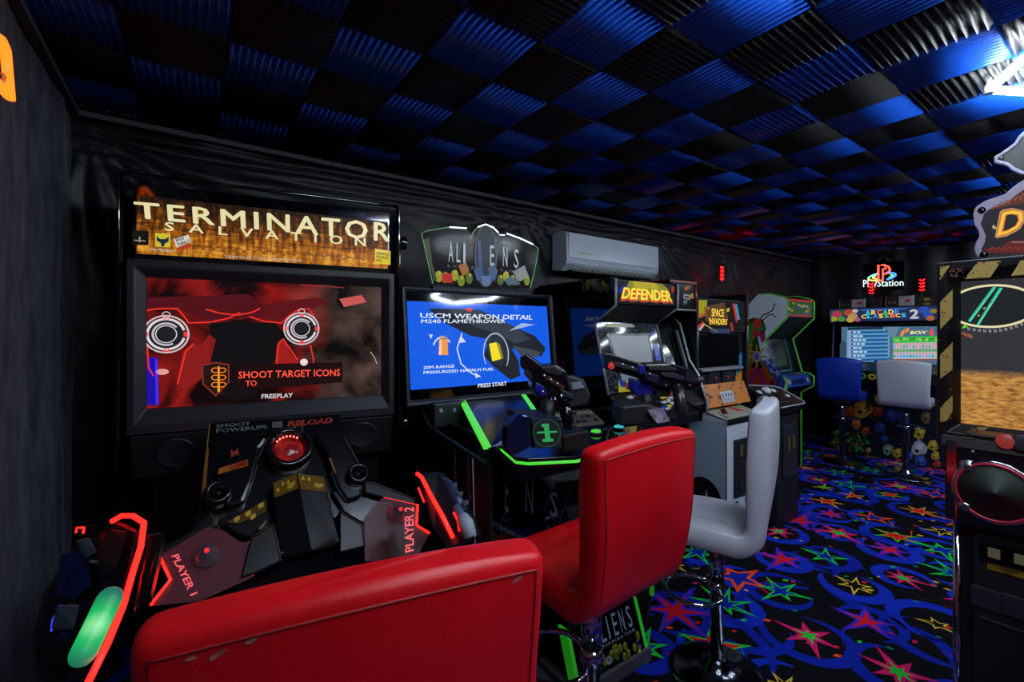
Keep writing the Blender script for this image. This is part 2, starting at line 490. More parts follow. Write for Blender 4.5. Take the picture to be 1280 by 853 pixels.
# hexagon tube lamps under the ceiling: one in view, the others unseen fill
for q, (hx, hy, st) in enumerate(HEXES):
    lab = ['white hexagon tube lamp on the foam ceiling at the upper right of the picture', 'hexagon tube lamp on the ceiling outside the picture, nearest to the big red screen',
           'unseen hexagon tube lamp added on the ceiling just beyond the hazard-striped machine', 'unseen hexagon tube lamp added on the ceiling nearest to the far wall', 'unseen hexagon tube lamp added on the ceiling near the crushed velvet wall and its orange neon'][q]
    t = Thing('hexagon_lamp', lab, 'lamp', (hx, hy, ZC-.085), 0, 'hexagon tube lamps on the ceiling')
    em = EM('tube_light_%d' % q, (.80, .91, 1.0), st)
    S = .445
    V = [Vector((S*cos(math.radians(30+60*k)), S*sin(math.radians(30+60*k)), 0)) for k in range(6)]
    for k in range(6):
        a, c = V[k], V[(k+1) % 6]
        d = (c-a).normalized()*.022
        G(t).tube([a+d, c-d], .0145, 10).build('tube', em, t, smooth=True)
        G(t).lathe([(.012,-.016),(.02,-.014),(.02,.014),(.012,.02),(.006,.05)], 12, a).build('connector', M('clear_joint', '#e8eef4', .2), t, smooth=True)

# ================================================================== BAR STOOLS
def leather(name, col, var=.12):
    m, nt, b = nodes_of(name)
    tc = nt.nodes.new('ShaderNodeTexCoord')
    n = nt.nodes.new('ShaderNodeTexNoise'); n.inputs['Scale'].default_value = 6; n.inputs['Detail'].default_value = 4
    n2 = nt.nodes.new('ShaderNodeTexVoronoi'); n2.inputs['Scale'].default_value = 420
    nt.links.new(tc.outputs['Object'], n.inputs['Vector']); nt.links.new(tc.outputs['Object'], n2.inputs['Vector'])
    r = nt.nodes.new('ShaderNodeValToRGB'); c = lin(col)
    r.color_ramp.elements[0].position = .3; r.color_ramp.elements[0].color = (*[x*(1-var) for x in c], 1)
    r.color_ramp.elements[1].position = .7; r.color_ramp.elements[1].color = (*[x*(1+var) for x in c], 1)
    nt.links.new(n.outputs['Fac'], r.inputs['Fac']); nt.links.new(r.outputs['Color'], b.inputs['Base Color'])
    b.inputs['Roughness'].default_value = .38; b.inputs['Specular IOR Level'].default_value = .45
    bp = nt.nodes.new('ShaderNodeBump'); bp.inputs['Strength'].default_value = .12; bp.inputs['Distance'].default_value = .002
    nt.links.new(n2.outputs['Distance'], bp.inputs['Height']); nt.links.new(bp.outputs['Normal'], b.inputs['Normal'])
    return m
RED = leather('red_leatherette', (.66, .004, .009))
REDSEAM = M('red_thread', (.30, .006, .008), .6)
WHT = leather('white_leatherette', (.52, .53, .60), .05)
BLU = leather('blue_leatherette', (.006, .035, .42))
SCUFF = M('scuffed_backing', '#a8605c', .7, var=.3)
def shell(W0, seat_len, back_h, lean, mode):
    """swept seat and back: stations along a centre line, rounded cross-sections. y forward, z up from the underside of the seat"""
    T0, T1 = .092, .068
    path = []
    for i in range(15): path.append((seat_len/2 - .006 - i*(seat_len - .125)/14, .046 + .008*sin(i/14*pi), T0))
    cy, cz, R = path[-1][0], path[-1][1] + .078, .078
    for i in range(1, 9):
        a = pi/2 * i/8 * (1 - lean/90*.9)
        path.append((cy - R*sin(a), cz - R*cos(a), T0 + (T1-T0)*i/8))
    a = pi/2 * (1 - lean/90*.9); dy, dz = -cos(a), sin(a)
    L = (back_h - path[-1][1])/dz; sy, sz = path[-1][0], path[-1][1]
    NB = 17
    for i in range(1, NB+1):
        t = i/NB
        path.append((sy + dy*L*t - .010*sin(t*pi), sz + dz*L*t, T1 + .010*sin(t*pi)))
    # rounded ends
    def ends(path, rev):
        p = path[::-1] if rev else path
        a, b = Vector(p[-2][:2]), Vector(p[-1][:2]); d = (b-a).normalized(); t = p[-1][2]
        out = [(b.x+d.x*t*.36*sin(q), b.y+d.y*t*.36*sin(q), t*(.45+.55*cos(q))) for q in (.5, .9, 1.25, 1.5)]
        return out
    head = ends(path, True)[::-1]; tail = ends(path, False); full = head + path + tail
    nh = len(head); N = len(full); split = nh + 15 + 4
    M2 = 36; vs = []; ring = []; W = W0
    r = .021
    for k, (y, z, t) in enumerate(full):
        a = full[max(k-1, 0)]; b = full[min(k+1, N-1)]
        ty, tz = b[0]-a[0], b[1]-a[1]; l = math.hypot(ty, tz) or 1; ty /= l; tz /= l
        ny, nz = -tz, ty                              # normal
        # path runs backwards then up: the sitter's side
        if k < nh + 15: ny, nz = (tz, -ty)
        ny, nz = (tz, -ty) if True else (ny, nz)
        inset = 0.
        e = min(k, N-1-k)
        if e < 4: inset = (.020, .010, .004, .001)[e]
        rowv = []
        W = W0*(.92 + .08*max(0., min(1., (k - nh - 20)/(NB+2))))
        hw = W/2 - inset
        def ringpts():
            out = []
            rr = min(r, t/2*.98)
            for i in range(M2+1): out.append((-hw+rr + (2*hw-2*rr)*i/M2, t/2, 1))
            for i in range(1, 6): q = pi/2 - pi*i/6; out.append((hw-rr+rr*cos(q), (t/2-rr)*(1 if q > 0 else -1)+rr*sin(q) if abs(q) > 1e-6 else 0, 0))
            for i in range(M2+1): out.append((hw-rr - (2*hw-2*rr)*i/M2, -t/2, -1))
            for i in range(1, 6): q = -pi/2 - pi*i/6; s = sin(q); out.append((-hw+rr+rr*cos(q), (t/2-rr)*(1 if s > 1e-6 else -1 if s < -1e-6 else 0)+rr*s, 0))
            return out
        isback = k >= nh + 15 + 8
        pb = (k - nh - 23)/NB
        for x, n, side in ringpts():
            if side == 1:
                if k <= split:
                    fy = (k - nh)/14
                    puff = .013*(abs(sin(pi*(x/W+.5)*3))**.45) * (abs(sin(pi*max(0, min(1, fy))*3))**.45) if -.01 <= fy <= 1.0 else .004
                    n += puff - .009
                elif isback and 0 <= pb <= 1:
                    n += .014*(abs(sin(pi*pb*2))**.4)*(1 - .5*abs(2*x/W)**4) - .007
            yy = y + ny*n; zz = z + nz*n
            # sides of the back come forward a little, its top edge is bowed
            f = max(0., min(1., (zz-.12)/.25)); yy += f*.030*(2*x/W)**2
            if k >= nh + 23: zz -= .022*max(0, pb)*(2*x/W)**2
            rowv.append((x, yy, zz))
        vs += rowv; ring.append(len(rowv))
    m = ring[0]
    def faces(k0, k1, c0, c1):
        fs = []
        for k in range(k0, k1): fs += [(k*m+i, k*m+(i+1) % m, (k+1)*m+(i+1) % m, (k+1)*m+i) for i in range(m)]
        if c0: fs.append([k0*m+i for i in range(m)][::-1])
        if c1: fs.append([k1*m+i for i in range(m)])
        return fs
    rear = 2*(M2+1) + 5 - (M2+1)                     # first index of the rear side
    kt = N - 5
    seam = [vs[k*m + M2+1+5] for k in range(split+2, kt)] + [vs[kt*m + M2+1+5+i] for i in range(0, M2+1)] + [vs[k*m + M2+1+5+M2] for k in range(kt-1, split+1, -1)]
    return vs, faces(0, split, 1, 0), faces(split, N-1, 0, 1), seam
def sub(vs, fs):
    used = sorted({i for f in fs for i in f}); mp = {o: n for n, o in enumerate(used)}
    return [vs[i] for i in used], [[mp[i] for i in f] for f in fs]
def stool(label, group, x, y, face, seat_z, mat, seam_mat=None, ring_ang=None, back_h=.52, width=.42, scuffs=False, lean=9):
    rot = math.radians(face) - pi/2
    t = Thing('bar_stool', label, 'bar stool', (x, y, 0), rot, group)
    G(t).lathe([(.192,0),(.195,.004),(.193,.010),(.16,.017),(.10,.024),(.06,.036),(.042,.058),(.036,.075),(.033,.075)], 40).build('base', DCHROME if seat_z < .6 else CHROME, t, smooth=True)
    G(t).lathe([(.026,.06),(.026,seat_z-.20),(.0305,seat_z-.20),(.0305,seat_z-.012)], 24).build('pole', CHROME, t, smooth=True)
    G(t).box(-.10,.10,-.09,.09,seat_z-.02,seat_z-.004).build('seat_plate', BLKM, t, bev=.004)
    ra = math.radians(face if ring_ang is None else ring_ang) - rot
    pts = []
    zc = min(.50, seat_z-.21)
    for i in range(25):
        a = math.radians(-128 + 256*i/24); pts.append(Vector((.115 + .112*cos(a), .115*sin(a), zc)))
    pts = [Vector((.026, .03, zc))][::-1] and [Vector((.02, -.045, zc))] + pts + [Vector((.02, .045, zc))]
    rm = Matrix.Rotation(ra, 3, 'Z')
    G(t).tube([rm @ p for p in pts], .009, 8).build('footrest', CHROME, t, smooth=True)
    G(t).lathe([(.034, zc-.022),(.034, zc+.022)], 20).build('footrest_collar', CHROME, t, smooth=True)
    vs, fa, fb, seam = shell(width, .40, back_h, lean, 0)
    T = Matrix.Translation((0, 0, seat_z))
    for nm, fs in (('seat', fa), ('backrest', fb)):
        g = G(t.M @ T); g.add(*sub(vs, fs)); o = g.build(nm, mat, t, smooth=True)
    if seam_mat:
        G(t.M @ T).tube(seam, .0022, 5).build('seam', seam_mat, o, smooth=True)
        if scuffs:
            rs = random.Random(3)
            n0 = len(seam)
            for q in (.64, .675, .70, .29):
                p = Vector(seam[int(n0*q)]) + Vector((rs.uniform(-.006,.006), -.0004, rs.uniform(-.010,.003))); a = rs.uniform(.004,.011); c = rs.uniform(.002,.004)
                G(t.M @ T).add([p] + [p + Vector((a*cos(k*pi/4)*rs.uniform(.7,1.2), -.0010, c*sin(k*pi/4)*rs.uniform(.7,1.3) + a*.4*cos(k*pi/4))) for k in range(8)], [(0, k+1, (k+1) % 8+1) for k in range(8)]).build('scuff', SCUFF, o)
    return t
STOOLS = 'leatherette bar stools'
stool('red bar stool nearest to the camera, its scuffed back filling the bottom of the picture', STOOLS, .225, .775, 79, .605, RED, REDSEAM, 60, .525, .49, True)
stool('red bar stool with a quilted seat in front of the green-edged gun machine', STOOLS, .975, .975, 93, .70, RED, REDSEAM, 150, .465, .43)
stool('white bar stool seen side-on in front of the white arcade cabinet with a coin door', STOOLS, 1.82, 1.08, 113, .585, WHT, None, 160, .575, .42, lean=5)
stool('blue bar stool at the far machine, left of the distant white stool', STOOLS, 5.88, 2.02, 8, .70, BLU, None, 0, .45, .42)
stool('distant white bar stool at the far machine, right of the blue stool', STOOLS, 5.85, 1.46, 6, .70, WHT, None, 0, .45, .42)
stool('red bar stool cut off by the right edge of the picture, at the hazard-striped machine', STOOLS, 1.67, -.022, 8, .69, RED, REDSEAM, 0, .52, .42)

# ================================================================== TWIN-GUN SHOOTER (left)
T = Thing('arcade_machine', 'large black twin-gun shooter with a glowing amber marquee and red battle screen, leftmost', 'arcade machine', (.305, 2.262, 0), math.radians(-8.5))
def TL(px, py, y): 
    """photo point on the machine's plane at local depth y, in local coordinates"""
    n = T.M.to_3x3() @ Vector((0, 1, 0)); p = T.M @ Vector((0, y, 0))
    return T.M.inverted() @ hit(px, py, p, n)
W2 = .515
g = G(T); g.box(-.47, .47, .13, .42, 0, 2.03); g.build('cabinet', BLK, T, bev=.006)
G(T).box(-.50, .50, .06, .36, 1.735, 2.055).build('marquee_box', BLK, T, bev=.006)
# tinted header glass above the marquee print
G(T).box(-.505, .505, .028, .058, 1.735, 2.05).build('header_glass', BLKG, T, bev=.003)
# monitor bezel: four slanting sides
def frame4(xf, xo, zo0, zo1, xi, zi0, zi1, yo, yi, yb):
    """a bevelled frame: outer front edge at yo, inner edge at yi, back at yb"""
    g = G(xf)
    O = [(-xo,zo0),(xo,zo0),(xo,zo1),(-xo,zo1)]; I = [(-xi,zi0),(xi,zi0),(xi,zi1),(-xi,zi1)]
    mi = .45
    Mx = [(o[0]+(i[0]-o[0])*mi, o[1]+(i[1]-o[1])*mi) for o, i in zip(O, I)]
    v = []
    for L, y in ((O, yb), (O, yo), (Mx, yo), (I, yi), (I, yb)): v += [(a, y, c) for a, c in L]
    f = []
    for k in range(5):
        k2 = (k+1) % 5
        for i in range(4): f.append((k*4+i, k*4+(i+1) % 4, k2*4+(i+1) % 4, k2*4+i))
    return g.add(v, f)
frame4(T, .515, 1.045, 1.735, .458, 1.142, 1.668, -.035, -.002, .06).build('monitor_bezel', DARKG, T, bev=.004)
# picture on the monitor
m, nt, b = nodes_of('battle_screen')
tc = nt.nodes.new('ShaderNodeTexCoord'); sp = nt.nodes.new('ShaderNodeSeparateXYZ'); nt.links.new(tc.outputs['Object'], sp.inputs['Vector'])
n1 = nt.nodes.new('ShaderNodeTexNoise'); n1.inputs['Scale'].default_value = 5.5; n1.inputs['Detail'].default_value = 6; n1.inputs['Distortion'].default_value = .6
nt.links.new(tc.outputs['Object'], n1.inputs['Vector'])
r1 = nt.nodes.new('ShaderNodeValToRGB')
r1.color_ramp.elements[0].position = .38; r1.color_ramp.elements[0].color = (.004, .003, .003, 1)
r1.color_ramp.elements[1].position = .8; r1.color_ramp.elements[1].color = (.15, .085, .07, 1)
nt.links.new(n1.outputs['Fac'], r1.inputs['Fac'])
n2 = nt.nodes.new('ShaderNodeTexNoise'); n2.inputs['Scale'].default_value = 4.2; n2.inputs['Detail'].default_value = 5; n2.inputs['Distortion'].default_value = 1.
mp = nt.nodes.new('ShaderNodeMapping'); mp.inputs['Location'].default_value = (3.1, 1.7, 0); nt.links.new(tc.outputs['Object'], mp.inputs['Vector']); nt.links.new(mp.outputs['Vector'], n2.inputs['Vector'])
r2 = nt.nodes.new('ShaderNodeValToRGB')
r2.color_ramp.elements[0].position = .46; r2.color_ramp.elements[0].color = (.006, .001, .001, 1)
r2.color_ramp.elements[1].position = .78; r2.color_ramp.elements[1].color = (.50, .016, .012, 1)
nt.links.new(n2.outputs['Fac'], r2.inputs['Fac'])
mr = nt.nodes.new('ShaderNodeMapRange'); mr.inputs['From Min'].default_value = .02; mr.inputs['From Max'].default_value = .24; nt.links.new(sp.outputs['X'], mr.inputs['Value'])
mx = nt.nodes.new('ShaderNodeMix'); mx.data_type = 'RGBA'; nt.links.new(mr.outputs['Result'], mx.inputs['Factor'])
nt.links.new(r2.outputs['Color'], mx.inputs[6]); nt.links.new(r1.outputs['Color'], mx.inputs[7])
b.inputs['Base Color'].default_value = (.004, .004, .005, 1); b.inputs['Roughness'].default_value = .08
nt.links.new(mx.outputs[2], b.inputs['Emission Color']); b.inputs['Emission Strength'].default_value = .95
scr = G(T).box(-.460, .460, .002, .03, 1.140, 1.670).build('screen', m, T)
p = Pan((-.457, .002, 1.143), (.914, 0, 0), (0, 0, .524), T)
K = (.004, .003, .004); RD = (.85, .03, .02); DR = (.20, .008, .008)
# dark machine figure shapes and red contours (generic game picture)
p.px((.085,.004,.008), [(184,372),(310,368),(330,380),(330,396),(300,400),(262,402),(240,395),(222,384),(184,388)])
p.px((.11,.005,.008), [(330,380),(395,372),(412,376),(380,392),(355,402),(330,398)])
p.layer()
p.px(K, [(262,404),(300,402),(346,404),(352,420),(345,448),(330,470),(318,498),(285,500),(268,470),(262,440)])
p.px((.26,.010,.010), [(228,440),(240,430),(252,432),(262,418),(270,425),(262,455),(256,470),(232,490),(222,478)])
p.px((.34,.012,.010), [(345,435),(350,425),(358,428),(362,440),(372,452),(376,470),(366,480),(346,478)])
p.px((.012,.006,.007), [(270,455),(288,450),(300,462),(306,480),(290,497),(268,492)])
p.layer()
for c in ([(184,388),(200,386),(222,386),(232,398),(236,404),(262,403),(286,398),(300,391)], [(258,387),(276,392),(298,394),(314,391),(325,386)], [(312,396),(330,402),(352,404),(360,396),(372,388),(386,386),(394,398)],
          [(222,480),(232,440),(242,430)], [(344,470),(348,430),(354,424)], [(354,424),(372,450)], [(184,430),(186,460),(192,470)], [(388,432),(392,450),(390,470)]):
    p.lpx(RD, c, .006); 
p.px((.012,.004,.40), [(184,447),(197,447),(199,506),(184,507)]); p.layer(); p.px((.07,.03,1.0), [(194,449),(197,449),(198,506),(195,506)])
p.dpx((.9,.75,.72), 380, 453, .016); p.dpx((.8,.35,.35), 203, 465, .022, .012)
for cx, cy in ((208, 418), (377, 411)):
    c = p.st(cx, cy); sc = 1. if cx < 300 else .96
    p.k = 3; p.disc((.012,.012,.016), c, .066*sc)
    p.k = 4
    p.ring((.62,.56,.60), c, .078*sc, .078*sc, .006); p.ring((.75,.70,.74), c, .066*sc, .066*sc, .009, 15, 345); p.ring((.55,.5,.54), c, .048*sc, .048*sc, .008, 40, 300); p.ring((.8,.78,.8), c, .036*sc, .036*sc, .003)
    for a in (0, 90, 180, 270): p.ring((.9,.05,.04), c, .072*sc, .072*sc, .014, a-9, a+9, 4)
    p.ring((.7,.66,.7), (c[0], c[1]+.15), .014, .014, .003)
p.k = 3; p.px((.012,.002,.002), [(296,456),(428,453),(428,478),(330,486),(296,488)])
p.k = 4; sh = [(253,457),(270,453.5),(286,456),(286,478),(270,495),(254,480)]
p.px((.018,.006,.004), sh); p.k = 5; p.lpx((.25,.03,.02), sh + [sh[0]], .005)
p.px((.95,.42,.02), [(272.5,458),(274.5,458),(275,490),(272,490)])
for yy in (463, 472, 481): 
    for s in (-1, 1): p.ring((.9,.22,.02), (p.st(273.5+s*4, yy)), .016, .012, .004, 0, 360, 12)
p.lpx((.45,.03,.03), [(376,356),(430,360)], .003); p.px((.6,.10,.09), [(424,374),(452,369),(458,378),(430,384)])
p.lpx((.8,.75,.7), [(463,440),(468,447),(471,455)], .002)
p.build('screen_picture', COLM('battle_picture', .95, .1), scr)
rt_ = EM('screen_red_text', (1., .09, .06), 1.0); wt_ = EM('screen_white_text', (.8, .8, .85), .8)
p.tpx('SHOOT TARGET ICONS', (298,464.5), (298,473.5), (425,461.5), (425,470), rt_, scr, bold=.02, k=7)
p.tpx('TO', (307,476), (307,483), (321,475.5), (321,482.5), rt_, scr, bold=.02, k=7)
p.tpx('FREEPLAY', (327,493), (327,498.5), (366,491.5), (366,497), wt_, scr, bold=.02, k=7)
# marquee
m, nt, b = nodes_of('amber_marquee_print')
tc = nt.nodes.new('ShaderNodeTexCoord'); mp = nt.nodes.new('ShaderNodeMapping'); mp.inputs['Scale'].default_value = (5, 1, 26); nt.links.new(tc.outputs['Object'], mp.inputs['Vector'])
n1 = nt.nodes.new('ShaderNodeTexNoise'); n1.inputs['Scale'].default_value = 2.2; n1.inputs['Detail'].default_value = 8; n1.inputs['Roughness'].default_value = .75; nt.links.new(mp.outputs['Vector'], n1.inputs['Vector'])
mp2 = nt.nodes.new('ShaderNodeMapping'); mp2.inputs['Scale'].default_value = (30, 1, 6); nt.links.new(tc.outputs['Object'], mp2.inputs['Vector'])
n2 = nt.nodes.new('ShaderNodeTexNoise'); n2.inputs['Scale'].default_value = 2.; n2.inputs['Detail'].default_value = 6; nt.links.new(mp2.outputs['Vector'], n2.inputs['Vector'])
ad = nt.nodes.new('ShaderNodeMath'); ad.operation = 'MULTIPLY'; nt.links.new(n1.outputs['Fac'], ad.inputs[0]); nt.links.new(n2.outputs['Fac'], ad.inputs[1])
sp = nt.nodes.new('ShaderNodeSeparateXYZ'); nt.links.new(tc.outputs['Object'], sp.inputs['Vector'])
mr = nt.nodes.new('ShaderNodeMapRange'); mr.inputs['From Min'].default_value = 2.0; mr.inputs['From Max'].default_value = 1.80; mr.inputs['To Min'].default_value = -.13; mr.inputs['To Max'].default_value = .10; nt.links.new(sp.outputs['Z'], mr.inputs['Value'])
a2 = nt.nodes.new('ShaderNodeMath'); a2.operation = 'ADD'; nt.links.new(ad.outputs[0], a2.inputs[0]); nt.links.new(mr.outputs['Result'], a2.inputs[1])
r1 = nt.nodes.new('ShaderNodeValToRGB'); e = r1.color_ramp.elements
e[0].position = .12; e[0].color = (.010, .005, .003, 1); e[1].position = .46; e[1].color = (1., .48, .05, 1)
x = e.new(.23); x.color = (.10, .028, .004, 1); x = e.new(.33); x.color = (.50, .15, .008, 1)
nt.links.new(a2.outputs[0], r1.inputs['Fac']); nt.links.new(r1.outputs['Color'], b.inputs['Emission Color']); b.inputs['Emission Strength'].default_value = .8
b.inputs['Base Color'].default_value = (.01, .008, .006, 1); b.inputs['Roughness'].default_value = .4; b.inputs['Specular IOR Level'].default_value = .12
mq = G(T).box(-.495, .495, .020, .030, 1.765, 1.998).build('marquee', m, T)
p = Pan((-.495, .020, 1.765), (.99, 0, 0), (0, 0, .233), T)
gold = EM('marquee_pale_gold', (.88, .80, .44), .85); 
p.tpx('TERMINATOR', (167,252), (169,273), (487,279), (487,303), gold, mq, bold=.026, k=5, spacing=1.25)
p.tpx('SALVATION', (206,277.5), (206,288.5), (457,297.5), (457,308.5), gold, mq, bold=.022, k=4, spacing=2.3)
BK = (.008,.006,.005)
p.px(BK, [(165,288),(186,289),(186,307),(165,306)]); p.px((.75,.62,.04), [(194,291.5),(213,292.5),(213,309.5),(194,308.5)])
p.layer(); p.px((.5,.45,.3), [(174,296),(175.5,296),(175.5,303),(174,303)]); p.px((.5,.45,.3), [(168,300),(182,301),(182,302),(168,301)])
p.px((.01,.03,.05), [(196,295),(200,299),(207,299),(211,296),(211,302),(206,305),(205,308.5),(202,308.5),(201,304),(196,301)])
p.px((.80,.75,.66), [(217,299),(236,293.5),(239,303),(221,310)]); p.px((.85,.62,.03), [(468.5,311),(488,314),(488,331.5),(468.5,329.5)])
p.px((.6,.05,.02), [(221,310.5),(237,304.5),(240,308),(226,314)])
for q in range(18):
    c = p.st(236+q*12.5, 314+q*.85); p.ring((.16,.06,.008), c, .026, .026, .004, 20, 160, 8)
p.build('marquee_art', COLM('marquee_art', .8, .12), mq)
bkt = M('black_ink', '#08080a', .5); bw = EM('marquee_white_text', (.8,.76,.66), .6)
p.tpx('RAW\nTHRILLS', (219,298.5), (222.5,309), (235.5,294.5), (238,303), bkt, mq, bold=.03, k=6)
p.tpx('Play Mechanix', (189,310), (189,314.5), (217,312), (217,316.5), bw, mq, bold=.02, k=6)
p.tpx('ANIMATED\nVIOLENCE\nMILD', (470,315), (470,327), (486.5,317), (486.5,329), bkt, mq, bold=.02, k=6)
p.tpx('TERMINATOR SALVATION', (280,319.5), (280,322.5), (376,324.5), (376,327.5), bw, mq, bold=.01, k=6)
# rails at both sides, with round pivots
for s in (-1, 1):
    G(T).tube([(s*.545,-.03,.86),(s*.545,-.012,1.05),(s*.545,.005,1.5),(s*.545,.02,2.075),(s*.545,.05,2.085)], .0095, 8).build('side_rail', DCHROME, T, smooth=True)
    G(T).box(s*.545-.004, s*.545+.004, -.01, .33, .88, 2.07).build('side_panel', BLKG, T, bev=.002)
for z, y in ((1.90, .03), (1.00, -.01)):
    G(T).lathe([(.028,-.02),(.034,-.015),(.034,.015),(.028,.02)], 20, (.568, y, z), (1,0,0)).build('pivot_knob', DCHROME, T, smooth=True)
G(T).tube([(-.545,.02,2.08),(0,.02,2.08),(.545,.02,2.08)], .008, 8).build('top_rail', DCHROME, T, smooth=True)
# speaker panel under the monitor
g = G(T); g.prism([(-.03,1.04),(.06,1.04),(.12,.83),(.02,.86)], 'x', -.51, .51)
sp_ = g.build('speaker_panel', BLKM, T, bev=.006)
for x in (-.36, .37):
    nrm = Vector((0, -1, -.28)).normalized(); c = Vector((x, -.006, .955))
    G(T).lathe([(.001,.003),(.02,.006),(.055,.004),(.06,.007),(.066,.007),(.068,0)], 28, c, nrm).build('speaker', DARKG, sp_, smooth=True)
# ---- sloping console
CP0 = Vector((.30, 2.13, 1.105)); CS = Vector((.0, -.38, -.475)); CN = Vector((0, -.30, .73)).normalized(); CN = Vector((0, CS.z, -CS.y)).normalized()
def cn(px, py, h=0.): return hit(px, py, CP0 + CN*h, CN)
def raised(name, pts, h, drop, mat, bev=.006, parent=T, label=None, smooth=False):
    g = G(); g.slab([cn(x, y, h) for x, y in pts], -CN*drop); return g.build(name, mat, parent, bev=bev, label=label)
CONS = M('console_black_plastic', '#090a0d', .2, spec=.6, var=.3, bump=.05, scale=90)
CONG = M('console_grey_black', '#0b0d12', .3, spec=.3, var=.3)
board = raised('console', [(261,529),(424,518),(436,545),(459,603),(463,640),(300,668),(240,662),(251,623)], 0, .05, CONS, .004)
g = G(); g.prism([(2.02,.86),(1.88,.62),(1.86,0),(2.25,0),(2.25,.86)], 'x', .04, .54); g.build('console_pedestal', BLK, T, bev=.01)
p = Pan(cn(255,660), cn(470,660)-cn(255,660), (cn(262,529)-cn(262,640)), None, .002)
def arr(x0, x1, y, n): return [(x0+(x1-x0)*i/n, y) for i in range(n+1)]
GRN_T = M('mint_ink', '#7f9a8c', .5); RED_T = M('red_ink', '#c83a2c', .5)
p.tpx('SHOOT\nPOWERUPS', (270,531), (270,542), (334,526), (334,536.5), GRN_T, board, bold=.02, k=2)
p.tpx('RELOAD', (359,527), (359,534), (416,522.5), (416,529.5), RED_T, board, bold=.045, shear=.2, k=2)
p.tpx('HIT', (363,534.5), (363,537.5), (378,533.5), (378,536.5), WTXT, board, bold=.02, k=2)
p.lpx((.30,.16,.03), [(252,624),(262,531)], .003)
p.px((.22,.09,.02), [(251,624),(258,560),(261,560),(257,620)])
p.px((.10,.11,.12), [(340,528),(353,527),(353,534.5),(340,535.5)])
p.build('console_print', PRINTG, board)
# hoop around the red lens
c0 = cn(360, 566, .02)
g = G(); ax = CN
g.lathe([(.055,.0),(.058,.05),(.066,.062),(.080,.060),(.090,.045),(.094,0)], 40, cn(360,566,0), CN)
hoop = g.build('lens_hoop', CONS, T, smooth=True)
lm, nt, b = nodes_of('red_backlit_lens')
tc = nt.nodes.new('ShaderNodeTexCoord'); n1 = nt.nodes.new('ShaderNodeTexNoise'); n1.inputs['Scale'].default_value = 22; n1.inputs['Detail'].default_value = 3
nt.links.new(tc.outputs['Object'], n1.inputs['Vector']); r1 = nt.nodes.new('ShaderNodeValToRGB')
r1.color_ramp.elements[0].position = .35; r1.color_ramp.elements[0].color = (.10,.004,.005,1); r1.color_ramp.elements[1].position = .8; r1.color_ramp.elements[1].color = (.75,.03,.03,1)
nt.links.new(n1.outputs['Fac'], r1.inputs['Fac']); nt.links.new(r1.outputs['Color'], b.inputs['Emission Color']); b.inputs['Emission Strength'].default_value = .55
b.inputs['Base Color'].default_value = (.06,.004,.005,1); b.inputs['Roughness'].default_value = .15
G().lathe([(.0,.044),(.03,.040),(.052,.028),(.056,.01)], 36, cn(360,566,0), CN).build('red_lens', lm, hoop, smooth=True, label='glowing red lens')
g = G()
for k in range(7):
    a = math.radians(52 + 14*k); u = Vector((1,0,0)); v = CN.cross(u)
    g.lathe([(.004,.0),(.004,.004)], 8, c0 + (u*cos(a) + v*sin(a))*.054 + CN*.032, CN)
g.build('lens_leds', EM('lens_led_red', (1,.12,.1), 3.), hoop)
for a in (60, 118):
    q = math.radians(a); u = Vector((1,0,0)); v = CN.cross(u); d = u*cos(q) + v*sin(q); e = CN.cross(d)
    G().obox(c0 + d*.062 - e*.014 + CN*.03, d*.036, e*.028, CN*.022).build('hoop_clamp', CONG, hoop, bev=.004)
# swooping shoulders with cup rests
for nm, pts, h in (('left_shoulder', [(330,539),(314,542),(297,553),(283,573),(273,598),(270,628),(286,634),(305,630),(315,605),(322,580),(326,560),(336,548)], .045),
                   ('right_shoulder', [(392,541),(410,541),(432,552),(446,575),(457,600),(452,622),(434,628),(422,612),(414,590),(406,565),(398,552)], .045)):
    raised('shoulder', pts, h, h+.02, CONS, .014)
pp = Pan(cn(270,625,.048), cn(460,625,.048)-cn(270,625,.048), cn(270,560,.048)-cn(270,625,.048), None, .003)
pp.px((.34,.12,.02), [(274,586),(310,575),(310,583),(272,594)]); pp.px((.40,.05,.02), [(288,582),(309,576),(309,582),(287,589)])
pp.px((.30,.04,.02), [(288,562),(293,566),(297,560),(299,570),(294,569),(289,573)]); pp.px((.30,.15,.03), [(411,573),(413,573),(420,592),(418,592)])
pp.build('shoulder_print', PRINTG, board)
for x, y in ((272, 621), (445, 597)):
    c = cn(x, y, .03)
    G().lathe([(.0,.018),(.022,.02),(.026,.048),(.034,.052),(.042,.046),(.044,0)], 28, c, CN).build('trigger_socket', CONS, board, smooth=True)
    G().lathe([(.0,.034),(.010,.032),(.014,.02)], 16, c, CN).build('socket_knob', CONG, board, smooth=True)
